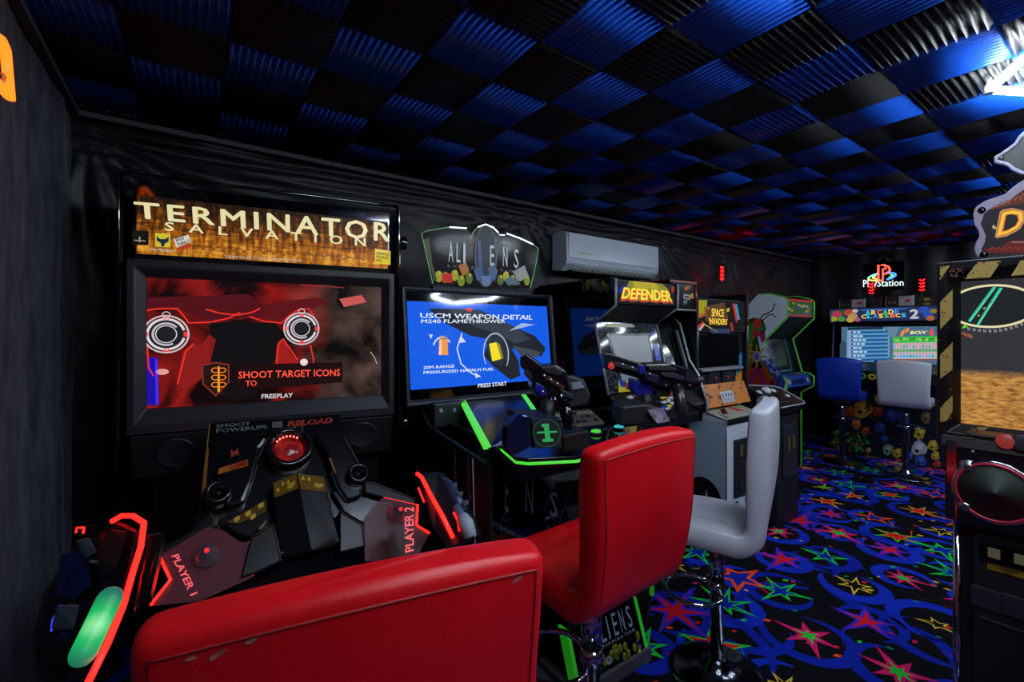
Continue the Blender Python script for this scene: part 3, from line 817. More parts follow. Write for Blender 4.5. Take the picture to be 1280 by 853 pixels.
# centre ridge: two facets falling from a crease, gold decals at its head
a1, a2, a3 = cn(341,604,.07), cn(371,592,.095), cn(404,596,.07)
b1, b2, b3 = cn(350,697,.05), cn(390,690,.08), cn(426,680,.05)
g = G(); dn = -CN*.09
g.add([a1,a2,a3,b3,b2,b1, a1+dn,a2+dn,a3+dn,b3+dn,b2+dn,b1+dn], [(0,1,4,5),(1,2,3,4),(6,11,10,7),(7,10,9,8),(0,6,7,1),(1,7,8,2),(2,8,9,3),(3,9,10,4),(4,10,11,5),(5,11,6,0)])
ridge = g.build('centre_ridge', CONG, T, bev=.005)
for (o, u1, v1, cols) in ((a1, a2-a1, (b1-a1)*.22, 1), (a2, a3-a2, (b2-a2)*.22, 2)):
    q = Pan(o+v1, u1, -v1, None, .003)
    q.poly((.16,.085,.012), [(.02,.0),(.98,.0),(.98,.97),(.02,.97)]); q.layer()
    rr = random.Random(cols)
    for i in range(4):
        s = .12+.22*i; t = rr.uniform(.25,.6); q.poly((.62,.42,.05), [(s,t),(s+.12,t+.05),(s+.10,t+.25),(s+.03,t+.22)])
    q.disc((.50,.34,.04), (.7,.35), .012, .010)
    q.build('gold_decal', PRINTG, ridge)
q = Pan(b1, b3-b1, a1-b1, None, .004)
q.line((.35,.24,.06), [(.02,.05),(.5,.10),(.98,.06)], .002); q.build('ridge_pinstripe', PRINTG, ridge)
raised('corner_block', [(313,672),(342,655),(352,702),(318,718),(300,724)], .06, .11, CONG, .006)
raised('corner_block', [(424,638),(453,656),(457,684),(424,692)], .06, .11, CONG, .006)
sw = raised('swoop_panel', [(280,655),(334,624),(334,648),(313,672),(296,668)], .03, .06, CONS, .004)
q = Pan(cn(280,655,.032), cn(334,640,.032)-cn(280,655,.032), cn(300,630,.032)-cn(300,655,.032), None, .003)
q.px((.10,.055,.01), [(282,654),(333,625),(333,640),(300,655)]); q.layer()
for x, y in ((292,649),(306,642),(312,646),(322,632)): q.px((.6,.40,.05), [(x,y),(x+7,y-4),(x+8,y+1),(x+2,y+5)])
q.build('gold_decal', PRINTG, sw)
raised('swoop_panel', [(414,614),(426,614),(460,622),(478,628),(472,644),(456,656),(430,640)], .025, .06, CONS, .004)
raised('console_arm', [(455,603),(468,604),(520,624),(520,634),(478,622),(456,616)], .035, .05, CONG, .006)
raised('console_arm', [(238,664),(262,640),(276,644),(268,654),(244,668),(204,692),(198,686)], .02, .05, CONG, .006)
GLINT = M('silver_edge_glint', '#8a8d96', .3, .5); GLINTG = M('gold_edge_glint', '#8a6a28', .3, .5)  # pale tubes standing in for highlight lines along the console edges
for l, h, mt in (([(342,655),(352,702)], .061, GLINT), ([(424,638),(453,656),(457,684)], .061, GLINT), ([(404,596),(415,634)], .068, GLINTG), ([(455,603),(468,604),(520,624)], .036, GLINT), ([(414,590),(422,612),(434,628)], .046, GLINT),
                 ([(322,580),(315,605),(305,630)], .046, GLINT), ([(313,672),(342,655)], .061, GLINTG), ([(334,548),(322,575)], .046, GLINT), ([(262,640),(276,664)], .06, GLINTG), ([(430,545),(446,575),(457,600)], .046, GLINT)):
    G().tube([cn(x, y, h) for x, y in l], .0011, 5).build('edge_glint', mt, board, smooth=True)
# acrylic player plates with edge lighting
ACR, nt, b = nodes_of('smoked_red_acrylic')
b.inputs['Base Color'].default_value = (.30, .05, .08, 1); b.inputs['Roughness'].default_value = .3; b.inputs['Specular IOR Level'].default_value = .2; b.inputs['Alpha'].default_value = .45
n1 = nt.nodes.new('ShaderNodeTexNoise'); n1.inputs['Scale'].default_value = 40; n1.inputs['Detail'].default_value = 5
r1 = nt.nodes.new('ShaderNodeValToRGB'); r1.color_ramp.elements[0].color = (.06,.012,.02,1); r1.color_ramp.elements[1].color = (.36,.10,.14,1)
nt.links.new(n1.outputs['Fac'], r1.inputs['Fac']); nt.links.new(r1.outputs['Color'], b.inputs['Base Color'])
LED = EM('red_led_strip', (1., .009, .006), 4.5); LEDS = EM('red_led_soft', (1., .02, .02), 1.2); LEDT = EM('pink_lit_letters', (1., .13, .16), .95)
CONE = M('clear_cone', '#6a6e7c', .05, spec=.9, coat=.6); CONE.node_tree.nodes['Principled BSDF'].inputs['Alpha'].default_value = .45
for pts, led, led2, cone, txt in (
    ([(199,695),(242,669),(259,659),(277,662),(302,678),(312,677),(316,722),(250,752),(188,758),(213,725)], [(199,695),(213,725),(188,757)], [(312,677),(316,720)], (258,695), ('PLAYER 1', (223,693), (214,696), (247,742), (238,746))),
    ([(455,647),(479,621),(522,630),(521,657),(537,667),(520,700),(456,702)], [(522,631),(521,657),(537,667)], [(480,622),(520,631)], (496,643), ('PLAYER 2', (506,692), (517,689), (505,634.5), (516.5,634.5)))):
    h = .055
    g = G(); g.slab([cn(x, y, h) for x, y in pts], -CN*.008); pl = g.build('player_plate', ACR, T, bev=.002, label='smoked red acrylic plate with lit edge')
    g = G(); g.slab([cn(x, y, .012) for x, y in pts], -CN*.03); g.build('plate_tray', CONS, T)
    G().tube([cn(x, y, h) for x, y in led], .0045, 6).build('edge_light', LED, pl, smooth=True)
    G().tube([cn(x, y, h) for x, y in led2], .0016, 6).build('edge_light', LEDS, pl, smooth=True)
    G().lathe([(.040,0),(.036,.006),(.013,.050),(.008,.055),(.0,.057)], 28, cn(*cone, h), CN).build('cone_lens', CONE, pl, smooth=True)
    G().lathe([(.007,0),(.007,.006),(.0,.009)], 14, cn(*cone, h)+CN*.05, CN).build('cone_tip', LEDS, pl, smooth=True)
    a = [cn(x, y, h) for x, y in pts[:3]]
    q = Pan(cn(pts[0][0], pts[0][1]+60, h), cn(pts[0][0]+80, pts[0][1]+60, h)-cn(pts[0][0], pts[0][1]+60, h), cn(pts[0][0], pts[0][1], h)-cn(pts[0][0], pts[0][1]+60, h), None, .003)
    body, tl, bl, tr, br = txt
    if body.endswith('1'): q.tpx(body, tl, bl, tr, br, LEDT, pl, bold=.02, k=1)
    else: q.tpx(body, tl, bl, tr, br, LEDT, pl, bold=.02, k=1)
# ---- holstered guns with red light bars
GUNB = M('gun_blue_black', '#10131c', .3, spec=.6, var=.3); GUNG = M('gun_grey', '#4a5668', .4, var=.2); GUNW = M('gun_pale_grip', '#9aa6b4', .45)
g = G(); g.slab([P(150,650,1.36),(P(176,662,1.32)),P(160,742,1.17),P(118,838,1.02),P(60,868,1.02),P(46,800,1.15),P(62,738,1.25),P(92,690,1.34)], (-.03,.10,-.04))
gun = g.build('holstered_gun', GUNB, T, bev=.012, label='holstered gun with a green lens and red light bar')
G().tube([P(140,652,1.352),P(152,645,1.348),P(166,645,1.33),P(180,654,1.30),P(176,684,1.24),P(166,716,1.19),P(154,758,1.13),P(134,806,1.05),P(108,858,.97)], .0072, 8).build('light_bar', LED, gun, smooth=True)
lm, nt, b = nodes_of('green_lens_glow')
tc = nt.nodes.new('ShaderNodeTexCoord'); vd = nt.nodes.new('ShaderNodeVectorMath'); vd.operation = 'DISTANCE'
cpt = T.M.inverted() @ P(120,782,1.035); vd.inputs[1].default_value = cpt; nt.links.new(tc.outputs['Object'], vd.inputs[0])
r1 = nt.nodes.new('ShaderNodeValToRGB'); e = r1.color_ramp.elements
e[0].position = 0; e[0].color = (.35, 1., .42, 1); e[1].position = 1.; e[1].color = (.03,.03,.10,1); x = e.new(.28); x.color = (.01,.55,.12,1); x = e.new(.62); x.color = (.01,.20,.10,1)
mr = nt.nodes.new('ShaderNodeMapRange'); mr.inputs['From Max'].default_value = .11; nt.links.new(vd.outputs['Value'], mr.inputs['Value'])
nt.links.new(mr.outputs['Result'], r1.inputs['Fac']); nt.links.new(r1.outputs['Color'], b.inputs['Emission Color']); b.inputs['Emission Strength'].default_value = .9
b.inputs['Base Color'].default_value = (.03,.035,.06,1); b.inputs['Roughness'].default_value = .35
A, B_ = P(137,748,1.09), P(104,818,1.01); ax = (B_-A).normalized()
G().tube([A-ax*.024, A-ax*.02, A-ax*.010, A, B_, B_+ax*.010, B_+ax*.02, B_+ax*.024], [.006,.016,.023,.026,.026,.023,.016,.006], 16).build('green_lens', lm, gun, smooth=True, label='glowing green lens')
for pts, mt, nm in (([P(96,676,1.30),P(112,672,1.3),P(122,690,1.27),P(106,700,1.27)], GUNG, 'sight'), ([P(80,692,1.28),P(106,690,1.28),P(116,730,1.2),P(92,752,1.18),P(70,744,1.2)], M('gun_deep_blue', '#101a4a', .3, var=.4), 'receiver'),
                    ([P(112,700,1.24),P(138,700,1.24),P(136,704,1.23),P(112,705,1.23)], GUNG, 'rail'), ([P(138,662,1.33),P(160,664,1.31),P(146,712,1.2),P(126,724,1.2),P(118,700,1.24)], BLKM, 'fore_stock'),
                    ([P(72,758,1.14),P(100,756,1.13),P(92,788,1.1),P(66,788,1.12)], GUNG, 'grip_cap'), ([P(70,800,1.1),P(92,800,1.08),P(76,850,1.03),P(62,846,1.05)], BLKM, 'grip')):
    G().slab(pts, (-.01,.03,-.01)).build(nm, mt, gun, bev=.004)
G().tube([P(95,666,1.32),P(96,660,1.33),P(105,660,1.33),P(104,667,1.32)], .003, 6).build('sight_light', LED, gun, smooth=True)
G().tube([P(64,790,1.13),P(66,775,1.14),P(76,757,1.15)], .0025, 6).build('blue_piping', EM('blue_edge_glow', (.05,.08,1), .7), gun, smooth=True)
G().slab([P(182,668,1.3),P(206,664,1.32),P(200,690,1.26),P(188,742,1.14),P(166,768,1.1)], (0,.08,-.06)).build('holster', CONS, T, bev=.01)
g = G(); g.slab([P(522,592,1.58),P(548,590,1.6),P(580,634,1.5),P(596,672,1.42),P(560,690,1.40),P(540,660,1.45)], (.06,.06,-.03))
gun = g.build('holstered_gun', GUNB, T, bev=.008, label='holstered gun with a grey-blue barrel and red light bar')
G().tube([P(521,592,1.575),P(527,597,1.56),P(540,622,1.5),P(553,645,1.45),P(566,672,1.40)], .0062, 8).build('light_bar', LED, gun, smooth=True)
G().tube([P(523,610,1.54),P(530,628,1.5)], .004, 6).build('inner_light', LEDS, gun, smooth=True)
G().tube([P(567,641,1.46),P(573,652,1.44),P(574,664,1.42)], .0045, 6).build('inner_light', LEDS, gun, smooth=True)
g = G(); g.tube([P(548,598,1.6),P(560,606,1.58),P(570,622,1.54),P(578,640,1.5)], [.010,.018,.020,.016], 10); g.build('barrel', M('gun_blue_steel', '#2f4468', .3, .3), gun, smooth=True)
g = G(); g.tube([P(570,634,1.5),P(578,648,1.47),P(586,662,1.44)], [.014,.015,.013], 10); g.build('grip', M('gun_blue_grip', '#4a668c', .4), gun, smooth=True)
g = G(); g.tube([P(578,646,1.44),P(583,655,1.42),P(588,672,1.4)], [.018,.024,.020], 12); g.build('grip_cap', GUNW, gun, smooth=True)
for k in range(3): G().obox(P(566+k*7, 612+k*11, 1.55-.03*k), (.018,0,.004), (0,.012,0), (0,0,.014)).build('barrel_lug', GUNG, gun, bev=.002)

# ================================================================== SECOND SHOOTER (blue screen, green edges)
A = Thing('arcade_machine', 'black twin-gun shooter with a bright blue screen, neon green edges and clear topper', 'arcade machine', (1.335, 2.10, 0), 0)
GREEN = EM('green_edge_light', (.09, .80, .05), .85); 
GREENP = M('green_edge_paint', (.03,.42,.02), .4, emit=(.03,.5,.02), es=.25)
# monitor leans back
LEAN = math.radians(6.5)
MM = A.M @ Matrix.Translation((0, .0, 1.085)) @ Matrix.Rotation(-LEAN, 4, 'X')
frame4(MM, .485, 0, .592, .462, .030, .572, -.012, .0, .075).build('monitor_bezel', M('bezel_slate', '#23272f', .4, bump=.05, scale=100), A, bev=.004)
sc_m = M('screen_glass_black', '#040507', .05, spec=.75, var=.05)
scr = G(MM).box(-.463, .463, .004, .04, .028, .574).build('screen', sc_m, A)
p = Pan((-.458, .004, .080), (.916, 0, 0), (0, 0, .448), MM)
BLUEBG = (.006, .105, .78)
p.rect(BLUEBG, 0, .0, .985, .99)
p.layer()
for i in range(1, 9): p.line((.01,.13,.85), [(i/9,0),(i/9,.99)], .0015)
for i in range(1, 5): p.line((.01,.13,.85), [(0,i/5),(.985,i/5)], .0015)
p.layer()
# generic weapon diagram
GD, GD2 = (.035,.045,.065), (.012,.016,.026)
p.px(GD2, [(535,386),(575,386),(640,408),(668,420),(682,436),(676,446),(648,438),(622,430),(610,424),(588,420),(556,404)])
p.layer()
p.px(GD, [(560,386),(600,388),(646,410),(662,424),(645,430),(618,416),(596,410),(572,398)])
p.px(GD2, [(612,426),(636,430),(648,452),(650,470),(638,475),(616,458),(604,444)])
for i in range(9): p.lpx((.06,.075,.10), [(566+i*8, 389+i*3.4),(570+i*8, 396+i*3.6)], .003)
p.layer()
p.px((.02,.03,.05), [(606,424),(624,420),(634,446),(626,458),(612,450)]); p.px((.05,.06,.08), [(640,432),(676,440),(672,447),(652,446)])
p.layer(); p.px((.90,.74,.02), [(611,430),(620,428),(626,449),(615,452)]); p.px((.30,.25,.02), [(620,428),(624,430),(629,448),(626,449)])
WH = (.62,.70,.86)
p.px((.85,.32,.05), [(549,424),(559,424),(560,444),(548,444)]); p.px((.9,.6,.4), [(549,424),(552,424),(552,444),(548,444)]); p.px((.3,.18,.12), [(550,420),(558,420),(559,425),(549,425)])
c = p.st(553, 438); p.ring(WH, (c[0],c[1]-.03), .062, .085, .008, 40, 150, 14); p.px(WH, [(541,419),(538,424),(536,418)]); p.px(WH, [(576,420),(582,428),(573,429)])
p.lpx(WH, [(577,417),(571,436),(576,455),(588,466),(596,470)], .007); p.px(WH, [(594,466),(601,471),(594,473)])
c = p.st(620, 442); p.ring(WH, c, .085, .115, .004, -40, 210, 26); p.ring((.35,.42,.6), c, .078, .108, .002, -20, 160, 18)
p.px((.75,.05,.05), [(581,385.5),(592,386),(588,390),(583,389)]); p.px((.35,.45,.75), [(636,414),(652,404),(668,406)])
p.build('screen_picture', COLM('lit_picture_blue', 1.0, .07, .5), scr)
tw = EM('screen_text_pale', (.72,.82,.98), .95)
kw = dict(k=6)
p.tpx('USCM WEAPON DETAIL', (525,391.5), (525,397.8), (666,394.3), (665,400), tw, scr, bold=.02, **kw)
p.tpx('M240 FLAMETHROWER', (526,399.6), (526,404.2), (631,399.6), (631,404.2), tw, scr, bold=.015, **kw)
p.tpx('20M RANGE', (529,458), (529,461.8), (567.5,456), (567.5,459.8), tw, scr, bold=.02, **kw)
p.tpx('PRESSURIZED NAPALM FUEL', (529,464.3), (529,467.8), (617,459.8), (617,463.3), tw, scr, bold=.02, **kw)
p.tpx('PRESS START', (597,480), (597,485), (633,477), (633,482), tw, scr, bold=.02, **kw)
# clear topper with lit edges
TOPN = Vector((0, -1, .0)); ty = 2.165
tp = [hY(x, y, ty) for x, y in ((527,292),(533,289),(562,284),(583,285.5),(589,291.5),(597.5,284),(607,280.5),(616.5,284.5),(625,293.5),(633.5,292),(650,298),(667,306),(673,311),(670,330),(663,360),(597,361.5),(541,354.5))]
CLR, nt, b = nodes_of('dark_clear_acrylic')
b.inputs['Base Color'].default_value = (.012,.014,.018,1); b.inputs['Alpha'].default_value = .55; b.inputs['Roughness'].default_value = .12; b.inputs['Specular IOR Level'].default_value = .15
n1 = nt.nodes.new('ShaderNodeTexNoise'); n1.inputs['Scale'].default_value = 14
r1 = nt.nodes.new('ShaderNodeValToRGB'); r1.color_ramp.elements[0].position = .45; r1.color_ramp.elements[0].color = (.010,.012,.016,1); r1.color_ramp.elements[1].position = .8; r1.color_ramp.elements[1].color = (.06,.035,.025,1)
nt.links.new(n1.outputs['Fac'], r1.inputs['Fac']); nt.links.new(r1.outputs['Color'], b.inputs['Base Color'])
g = G(); g.slab(tp, (0,.010,0)); top = g.build('topper', CLR, A, bev=.002, label='clear acrylic topper with lit edges')
G().box(hY(541,354,ty).x, hY(663,360,ty).x, ty-.004, ty+.05, 1.670, 1.690).build('topper_base', BLKM, A, bev=.004)
EW = EM('edge_light_white', (.8,.92,1.), 2.6); EG = EM('edge_light_green', (.25,.75,.32), .45)
def eh(l, y=ty-.003): return [hY(a, b, y) for a, b in l]
for l, mt, r in (([(562,284),(583,285.5)], EW, .0035), ([(597.5,284),(607,280.5),(616.5,284.5),(623,291)], EW, .0035), ([(633.5,292),(650,298),(666,305.5)], EW, .0035), ([(624,293.5),(631,294)], EW, .002),
                 ([(541,354.5),(527,292),(533,289),(562,284)], EG, .0022), ([(667,306),(673,311),(670,330),(663,360)], EG, .0022), ([(597.5,284),(591,291),(588,300)], EG, .002)):
    G().tube(eh(l), r, 6).build('edge_light', mt, top, smooth=True)
q = Pan(hY(527,360,ty), hY(673,360,ty)-hY(527,360,ty), hY(527,280,ty)-hY(527,360,ty), None, .004)
# dark oval emblem with a cool core, pods along the bottom
oc = q.st(607, 320)
q.disc((.010,.014,.024), oc, .068, .17); q.layer()
q.ring((.10,.12,.16), oc, .072, .175, .006, 0, 360, 34)
q.px((.03,.07,.20), [(597,300),(600,300),(604,345),(598,345)]); q.px((.10,.16,.32), [(600,345),(614,345),(612,357),(603,357)]); q.px((.05,.10,.24),[(592,338),(602,330),(604,345),(596,352)]); q.px((.05,.10,.24),[(622,338),(612,330),(610,345),(618,352)])
rr = random.Random(4)
for x in (548,556,568,576,586,625,632,640,648,658):
    y = rr.uniform(344,352); q.k = rr.randrange(1,3); q.dpx(rr.choice([(.16,.22,.015),(.08,.13,.015),(.30,.30,.02)]), x, y, .022, .03); q.layer(); q.dpx((.45,.42,.05), x+1, y-4, .007, .009)
q.px((.45,.015,.012), [(552,342),(565,342),(565,354),(552,353)]); q.px((.34,.12,.01), [(572,332),(582,328),(586,340),(578,346)]); q.px((.22,.23,.26), [(640,340),(655,332),(660,345),(650,352)])
q.px((.06,.12,.16), [(630,350),(642,343),(650,356),(634,357)])
q.px((.05,.06,.03), [(529,300),(536,297),(540,330),(546,350),(542,352)])
q.build('topper_art', COLM('topper_art', .9, .3), top)
sw_ = EM('silver_letters', (.55,.62,.72), .55)
for ch, x0, y0, x1, y1 in (('A',560,302,566,327.5),('L',570,304,575,328),('I',578.5,304,581,328.5),('E',612,307,617,332),('N',628,310,633.5,333),('S',642,312,647.5,335)):
    q.tpx(ch, (x0,y0), (x0,y1), (x1,y0+.6), (x1,y1+.6), sw_, top, k=5)
q.tpx('EXTERMINATION', (559,331), (559,334.5), (648,338), (648,341.5), M('dim_silver_ink', '#6a7078', .4), top, spacing=1.8, k=4)
# housing behind the monitor, box with the sensor under it
g = G(A); g.prism([(-.30,1.02),(-.42,0),(.42,0),(.38,1.62),(-.38,1.62)], 'y', .20, .52); g.build('cabinet', BLK, A, bev=.008)
g = G(A); g.box(-.40,.40,.125,.24,1.0,1.64); g.build('monitor_back', BLKM, A, bev=.005)
g = G(); a, b_ = hY(541,505,2.05), hY(580,529,2.05); g.box(a.x, b_.x, 2.03, 2.12, b_.z, a.z); sb = g.build('sensor_box', DARKG, A, bev=.006)
for x, y in ((551,514),(568,513)): G().lathe([(.0,.006),(.010,.005),(.013,0)], 16, hY(x,y,2.03), (0,-1,0)).build('sensor_lamp', M('lamp_lens', '#8a8f98', .15), sb, smooth=True)
# sloping panel between green light strips
def AX(x): return 1.335 + x
SL = [Vector((AX(-.191), 2.06, 1.092)), Vector((AX(.191), 2.06, 1.092)), Vector((1.43, 1.79, 1.003)), Vector((1.20, 1.50, 1.001)), Vector((AX(-.391), 1.50, .998))]
g = G(); g.slab(SL, (0,.02,-.10)); g.build('sloping_panel', M('blue_black_sheet', '#10161f', .22, spec=.6), A, bev=.003)
for s in (-1, 1):
    a, b_ = Vector((AX(s*.194), 2.06, 1.097)), (Vector((AX(-.394), 1.50, 1.003)) if s < 0 else Vector((1.436, 1.79, 1.008)))
    dx = Vector((s*.014,0,0)); G().hull8([a-dx, a+dx, a+dx+Vector((0,.01,-.012)), a-dx+Vector((0,.01,-.012))], [b_-dx, b_+dx, b_+dx+Vector((0,.01,-.012)), b_-dx+Vector((0,.01,-.012))]).build('light_strip', GREEN, A)
# control deck
DZ = 1.0
dk = [(-.30,2.05),(-.32,1.54),(-.385,1.33),(-.36,1.29),(-.20,1.215),(.20,1.215),(.36,1.29),(.385,1.33),(.32,1.54),(.30,2.05)]
g = G(); g.slab([(AX(x), y, DZ) for x, y in dk], (0,0,-.035)); deck = g.build('control_deck', M('deck_black', '#0c0e13', .18, spec=.6), A, bev=.003)
g = G(); g.tube([(AX(x), y-.004, DZ-.018) for x, y in dk[1:9]], .0055, 6); g.build('deck_edge_light', GREEN, deck, smooth=True)
g = G(); g.hull8([(AX(x), y+.02, DZ-.036) for x, y in dk], [(AX(x*.9), y*.4+1.55*.6+.02, .86) for x, y in dk]); g.build('deck_underside', BLKM, A)
# side panels, with lettering, and the lower body
prof = [(2.58,0),(1.52,0),(1.37,.06),(1.335,.25),(1.335,.45),(1.49,.62),(1.5,.93),(2.05,.99),(2.2,1.1),(2.3,1.3),(2.58,1.3)]
for s in (-1, 1):
    x = AX(s*.375)
    o = G().prism(prof, 'x', x, x+s*.018).build('side_panel', BLKM, A, bev=.003)
    if s > 0: G().tube([(x+.004, y-.004, z) for y, z in prof[3:5]], .011, 6).build('green_trim', GREENP, o, smooth=True)
    else:
        G().tube([(x-.018, 1.62, .93), (x-.018, 1.60, .60), (x-.018,1.60,.30)], .0025, 6).build('seam_highlight', EM('violet_highlight', (.35,.28,.55), .25), o, smooth=True)  # faintly glowing line in place of a highlight on the cabinet edge
        q = Pan((x-.018, 2.0, .4), (0,-1.0,0), (0,0,.6), None, .002)
        for ch, x0, y0, x1, y1 in (('A',567,562,572,610),('L',586,569,590,624)):
            q.tpx(ch, (x0,y0), (x0,y1), (x1,y0+2), (x1,y1+2), GTXT, o, k=2)
g = G(); g.box(AX(-.37), AX(.37), 1.52, 2.3, 0, .93); body = g.build('lower_body', BLKG, A, bev=.005)
q = Pan((AX(-.36), 1.52, .05), (.72,0,0), (0,0,.8), None, .002)
rr = random.Random(9)
for i in range(34):
    x, y = rr.uniform(.05,.6), rr.uniform(.25,.85); a = rr.uniform(0,6.3)
    q.line(rr.choice([(.016,.010,.04),(.012,.010,.02),(.03,.02,.05)]), [(x,y),(x+.06*cos(a),y+.06*sin(a)),(x+.06*cos(a)+.03,y+.06*sin(a)+.05)], rr.uniform(.003,.009)); q.layer() if i % 6 == 5 else None
q.build('body_art', PRINT, body)
for ch, x0, y0, x1, y1 in (('E',630.5,588,635,639),('N',656,600,665.5,640),('S',687,614,696,645)):
    q.tpx(ch, (x0,y0), (x0,y1), (x1,y0+2), (x1,y1+2), GTXT, body, k=8)
q.tpx('EXTERMINATION', (612,650), (612,656), (655,671), (655,677), GTXT, body, spacing=1.3, k=8)
G().box(AX(.02), AX(.36), 1.50, 1.522, .30, .66).build('coin_door', BLKM, A, bev=.004)
G().box(AX(.06), AX(.34), 1.492, 1.502, .44, .447).build('door_handle', STEEL, A)
# kick plate with print between green bars, on a grey step
lo, hi = 1.30, 1.365
px0, px1 = 1.235, 1.628
g = G(); g.add([(px0,lo,.062),(px1,lo,.062),(px1,hi,.25),(px0,hi,.25),(px0,1.55,.062),(px1,1.55,.062),(px1,1.55,.25),(px0,1.55,.25)], [(0,1,2,3),(5,4,7,6),(0,3,7,4),(1,5,6,2),(3,2,6,7),(0,4,5,1)])
kp = g.build('kick_plate', BLKG, A)
for x in (px0-.012, px1):
    G().hull8([(x,lo-.004,.062),(x+.016,lo-.004,.062),(x+.016,hi-.004,.25),(x,hi-.004,.25)], [(x,lo+.05,.062),(x+.016,lo+.05,.062),(x+.016,hi+.05,.25),(x,hi+.05,.25)]).build('green_bar', GREENP, A)
GST = M('grey_step_paint', '#4a4650', .45, bump=.05, scale=80)
g = G(); g.box(px0-.03, px1+.03, lo-.012, 1.52, 0, .060); g.build('step', GST, A, bev=.004)
g = G(); g.add([(AX(-.36),1.36,0),(px0-.03,1.36,0),(px0-.03,1.56,0),(AX(-.36),1.56,0),(AX(-.36),1.36,.012),(px0-.03,1.36,.03),(px0-.03,1.56,.03),(AX(-.36),1.56,.012)], [(0,3,2,1),(4,5,6,7),(0,1,5,4),(1,2,6,5),(2,3,7,6),(3,0,4,7)]); g.build('floor_plate', GST, A)
q = Pan((px0, lo, .062), (px1-px0, 0, 0), (0, hi-lo, .188), None, .002)
for ch, x in (('A',.30),('L',.41),('I',.515),('E',.60),('N',.71),('S',.83)): q.text(ch, x, .50, x+(.02 if ch == 'I' else .065), .92, M('silver_ink', '#8d97a8', .3), kp, k=2)
q.text('EXTERMINATION', .30, .40, .90, .46, M('silver_ink', '#8d97a8', .3), kp, k=2, spacing=1.5)
for i in range(24):
    x, y = rr.uniform(.08,.95), rr.uniform(.06,.30); q.k = i % 3; q.disc(rr.choice([(.10,.12,.012),(.05,.07,.01),(.16,.15,.015)]), (x,y), .012, .016); q.k += 1; q.disc((.34,.34,.05), (x,y+.05), .004, .006)
q.k = 5; q.disc((.10,.12,.18), (.44,.16), .016); q.k = 6; q.ring((.4,.42,.5), (.44,.16), .013, .013, .003); q.px((.5,.4,.02), [(797,812),(800,811),(800,816),(797,817)])
q.build('kick_plate_print', PRINT, kp)
# deck furniture
def onD(x, y, h=0.): return hZ(x, y, DZ+h)
card = G().slab([onD(690,516,.006),onD(737,511,.006),onD(755,528,.006),onD(694,535,.006)], (0,0,-.008)).build('instruction_card', M('card_tan', '#6f6a58', .3, var=.15), deck)
q = Pan(onD(694,535,.006), onD(755,528,.006)-onD(694,535,.006), onD(690,516,.006)-onD(694,535,.006), None, .0015)
for i in range(7):
    for j in range(3): q.rect(rr.choice([(.02,.02,.022),(.35,.32,.22),(.10,.10,.09),(.05,.05,.05)]), .05+.13*i, .1+.28*j, .05+.13*i+.09, .1+.28*j+.18)
q.build('card_print', PRINT, card)
g = G(); g.slab([onD(722,541,.004),onD(800,532,.004),onD(815,548,.004),onD(730,556,.004)], (0,0,-.006)); bp_ = g.build('button_plate', BLKG, deck)
for x, y, c, nm in ((745,543,(.10,.85,.06),'green'), (773.5,537,(.06,.62,.66),'teal')):
    c0 = onD(x,y,.004); r = .022
    G().lathe([(r+.006,0),(r+.006,.006),(r+.002,.010)], 24, c0).build('button_ring', BLKM, deck, smooth=True)
    G().lathe([(r,.004),(r,.014),(r*.7,.019),(0,.021)], 24, c0).build('button', EM('button_'+nm, c, .7, .2), deck, smooth=True, label=nm+' lit button')
q = Pan(onD(722,552), onD(800,543)-onD(722,552), onD(722,540)-onD(722,552), None, .008)
q.tpx('UUUU', (733,540), (733,544), (764,536), (764,540), M('dim_silver_ink', '#6a7078', .4), deck, k=1)
# ---- guns on their mounts
GM = M('gun_violet_black', '#0d0c14', .24, spec=.6, var=.4); GB = M('gun_blue_detail', '#14208a', .3, var=.3)
def gslab(pts, d, t, name, mat, par, bev=.006):
    dv = FV*0 + Vector(t); g = G(); g.slab([P(x, y, d) for x, y in pts], dv); return g.build(name, mat, par, bev=bev)
# left mount: monitor-faced base with target print
m1 = gslab([(664,523),(703,524),(703,560),(668,562)], 1.62, (.02,.11,.0), 'gun_base', BLKM, A)
G().slab([P(664,523,1.62), P(703,524,1.62), P(703,524,1.62)+Vector((-.01,.11,.02)), P(664,523,1.62)+Vector((-.03,.11,.02))], (0,0,-.02)).build('base_lid', M('lid_blue', '#26304a', .2, .3), m1, bev=.003)
q = Pan(P(668,562,1.62), P(703,560,1.62)-P(668,562,1.62), P(664,523,1.62)-P(668,562,1.62), None, .002)
cc = (.5,.5)
q.rect((.008,.012,.014), .03,.03,.97,.97); q.layer()
q.ring((.02,.075,.05), cc, .050, .050, .003, 0, 360, 30); q.line((.02,.07,.05), [(.06,.5),(.94,.5)], .0015); q.line((.02,.07,.05), [(.5,.06),(.5,.94)], .0015); q.layer()
TG = (.03,.40,.10)
q.rect(TG, .42,.30,.60,.80); q.rect(TG, .34,.70,.5,.80); q.rect(TG, .32,.22,.70,.32); q.rect(TG, .16,.50,.86,.56)
q.build('target_print', COLM('target_print', .8, .2), m1)
gslab([(634,536),(652,517),(662,520),(664,560),(642,571),(633,560)], 1.60, (.01,.05,.0), 'deck_block', M('block_blue_chrome', '#1b2a55', .15, .5), A, .008)
gslab([(703,545),(735,538),(740,560),(706,566)], 1.62, (.03,.10,0), 'deck_block', BLKM, A, .006)
G().tube([P(684,528,1.68),P(685,500,1.70)], [.032,.024], 14).build('gun_post', BLKM, m1, smooth=True)
b1 = gslab([(668,468),(676,457),(696,456),(708,464),(718,500),(708,508),(690,508),(672,498),(664,484)], 1.70, (.05,.09,-.0), 'mounted_gun', GM, A, .008)
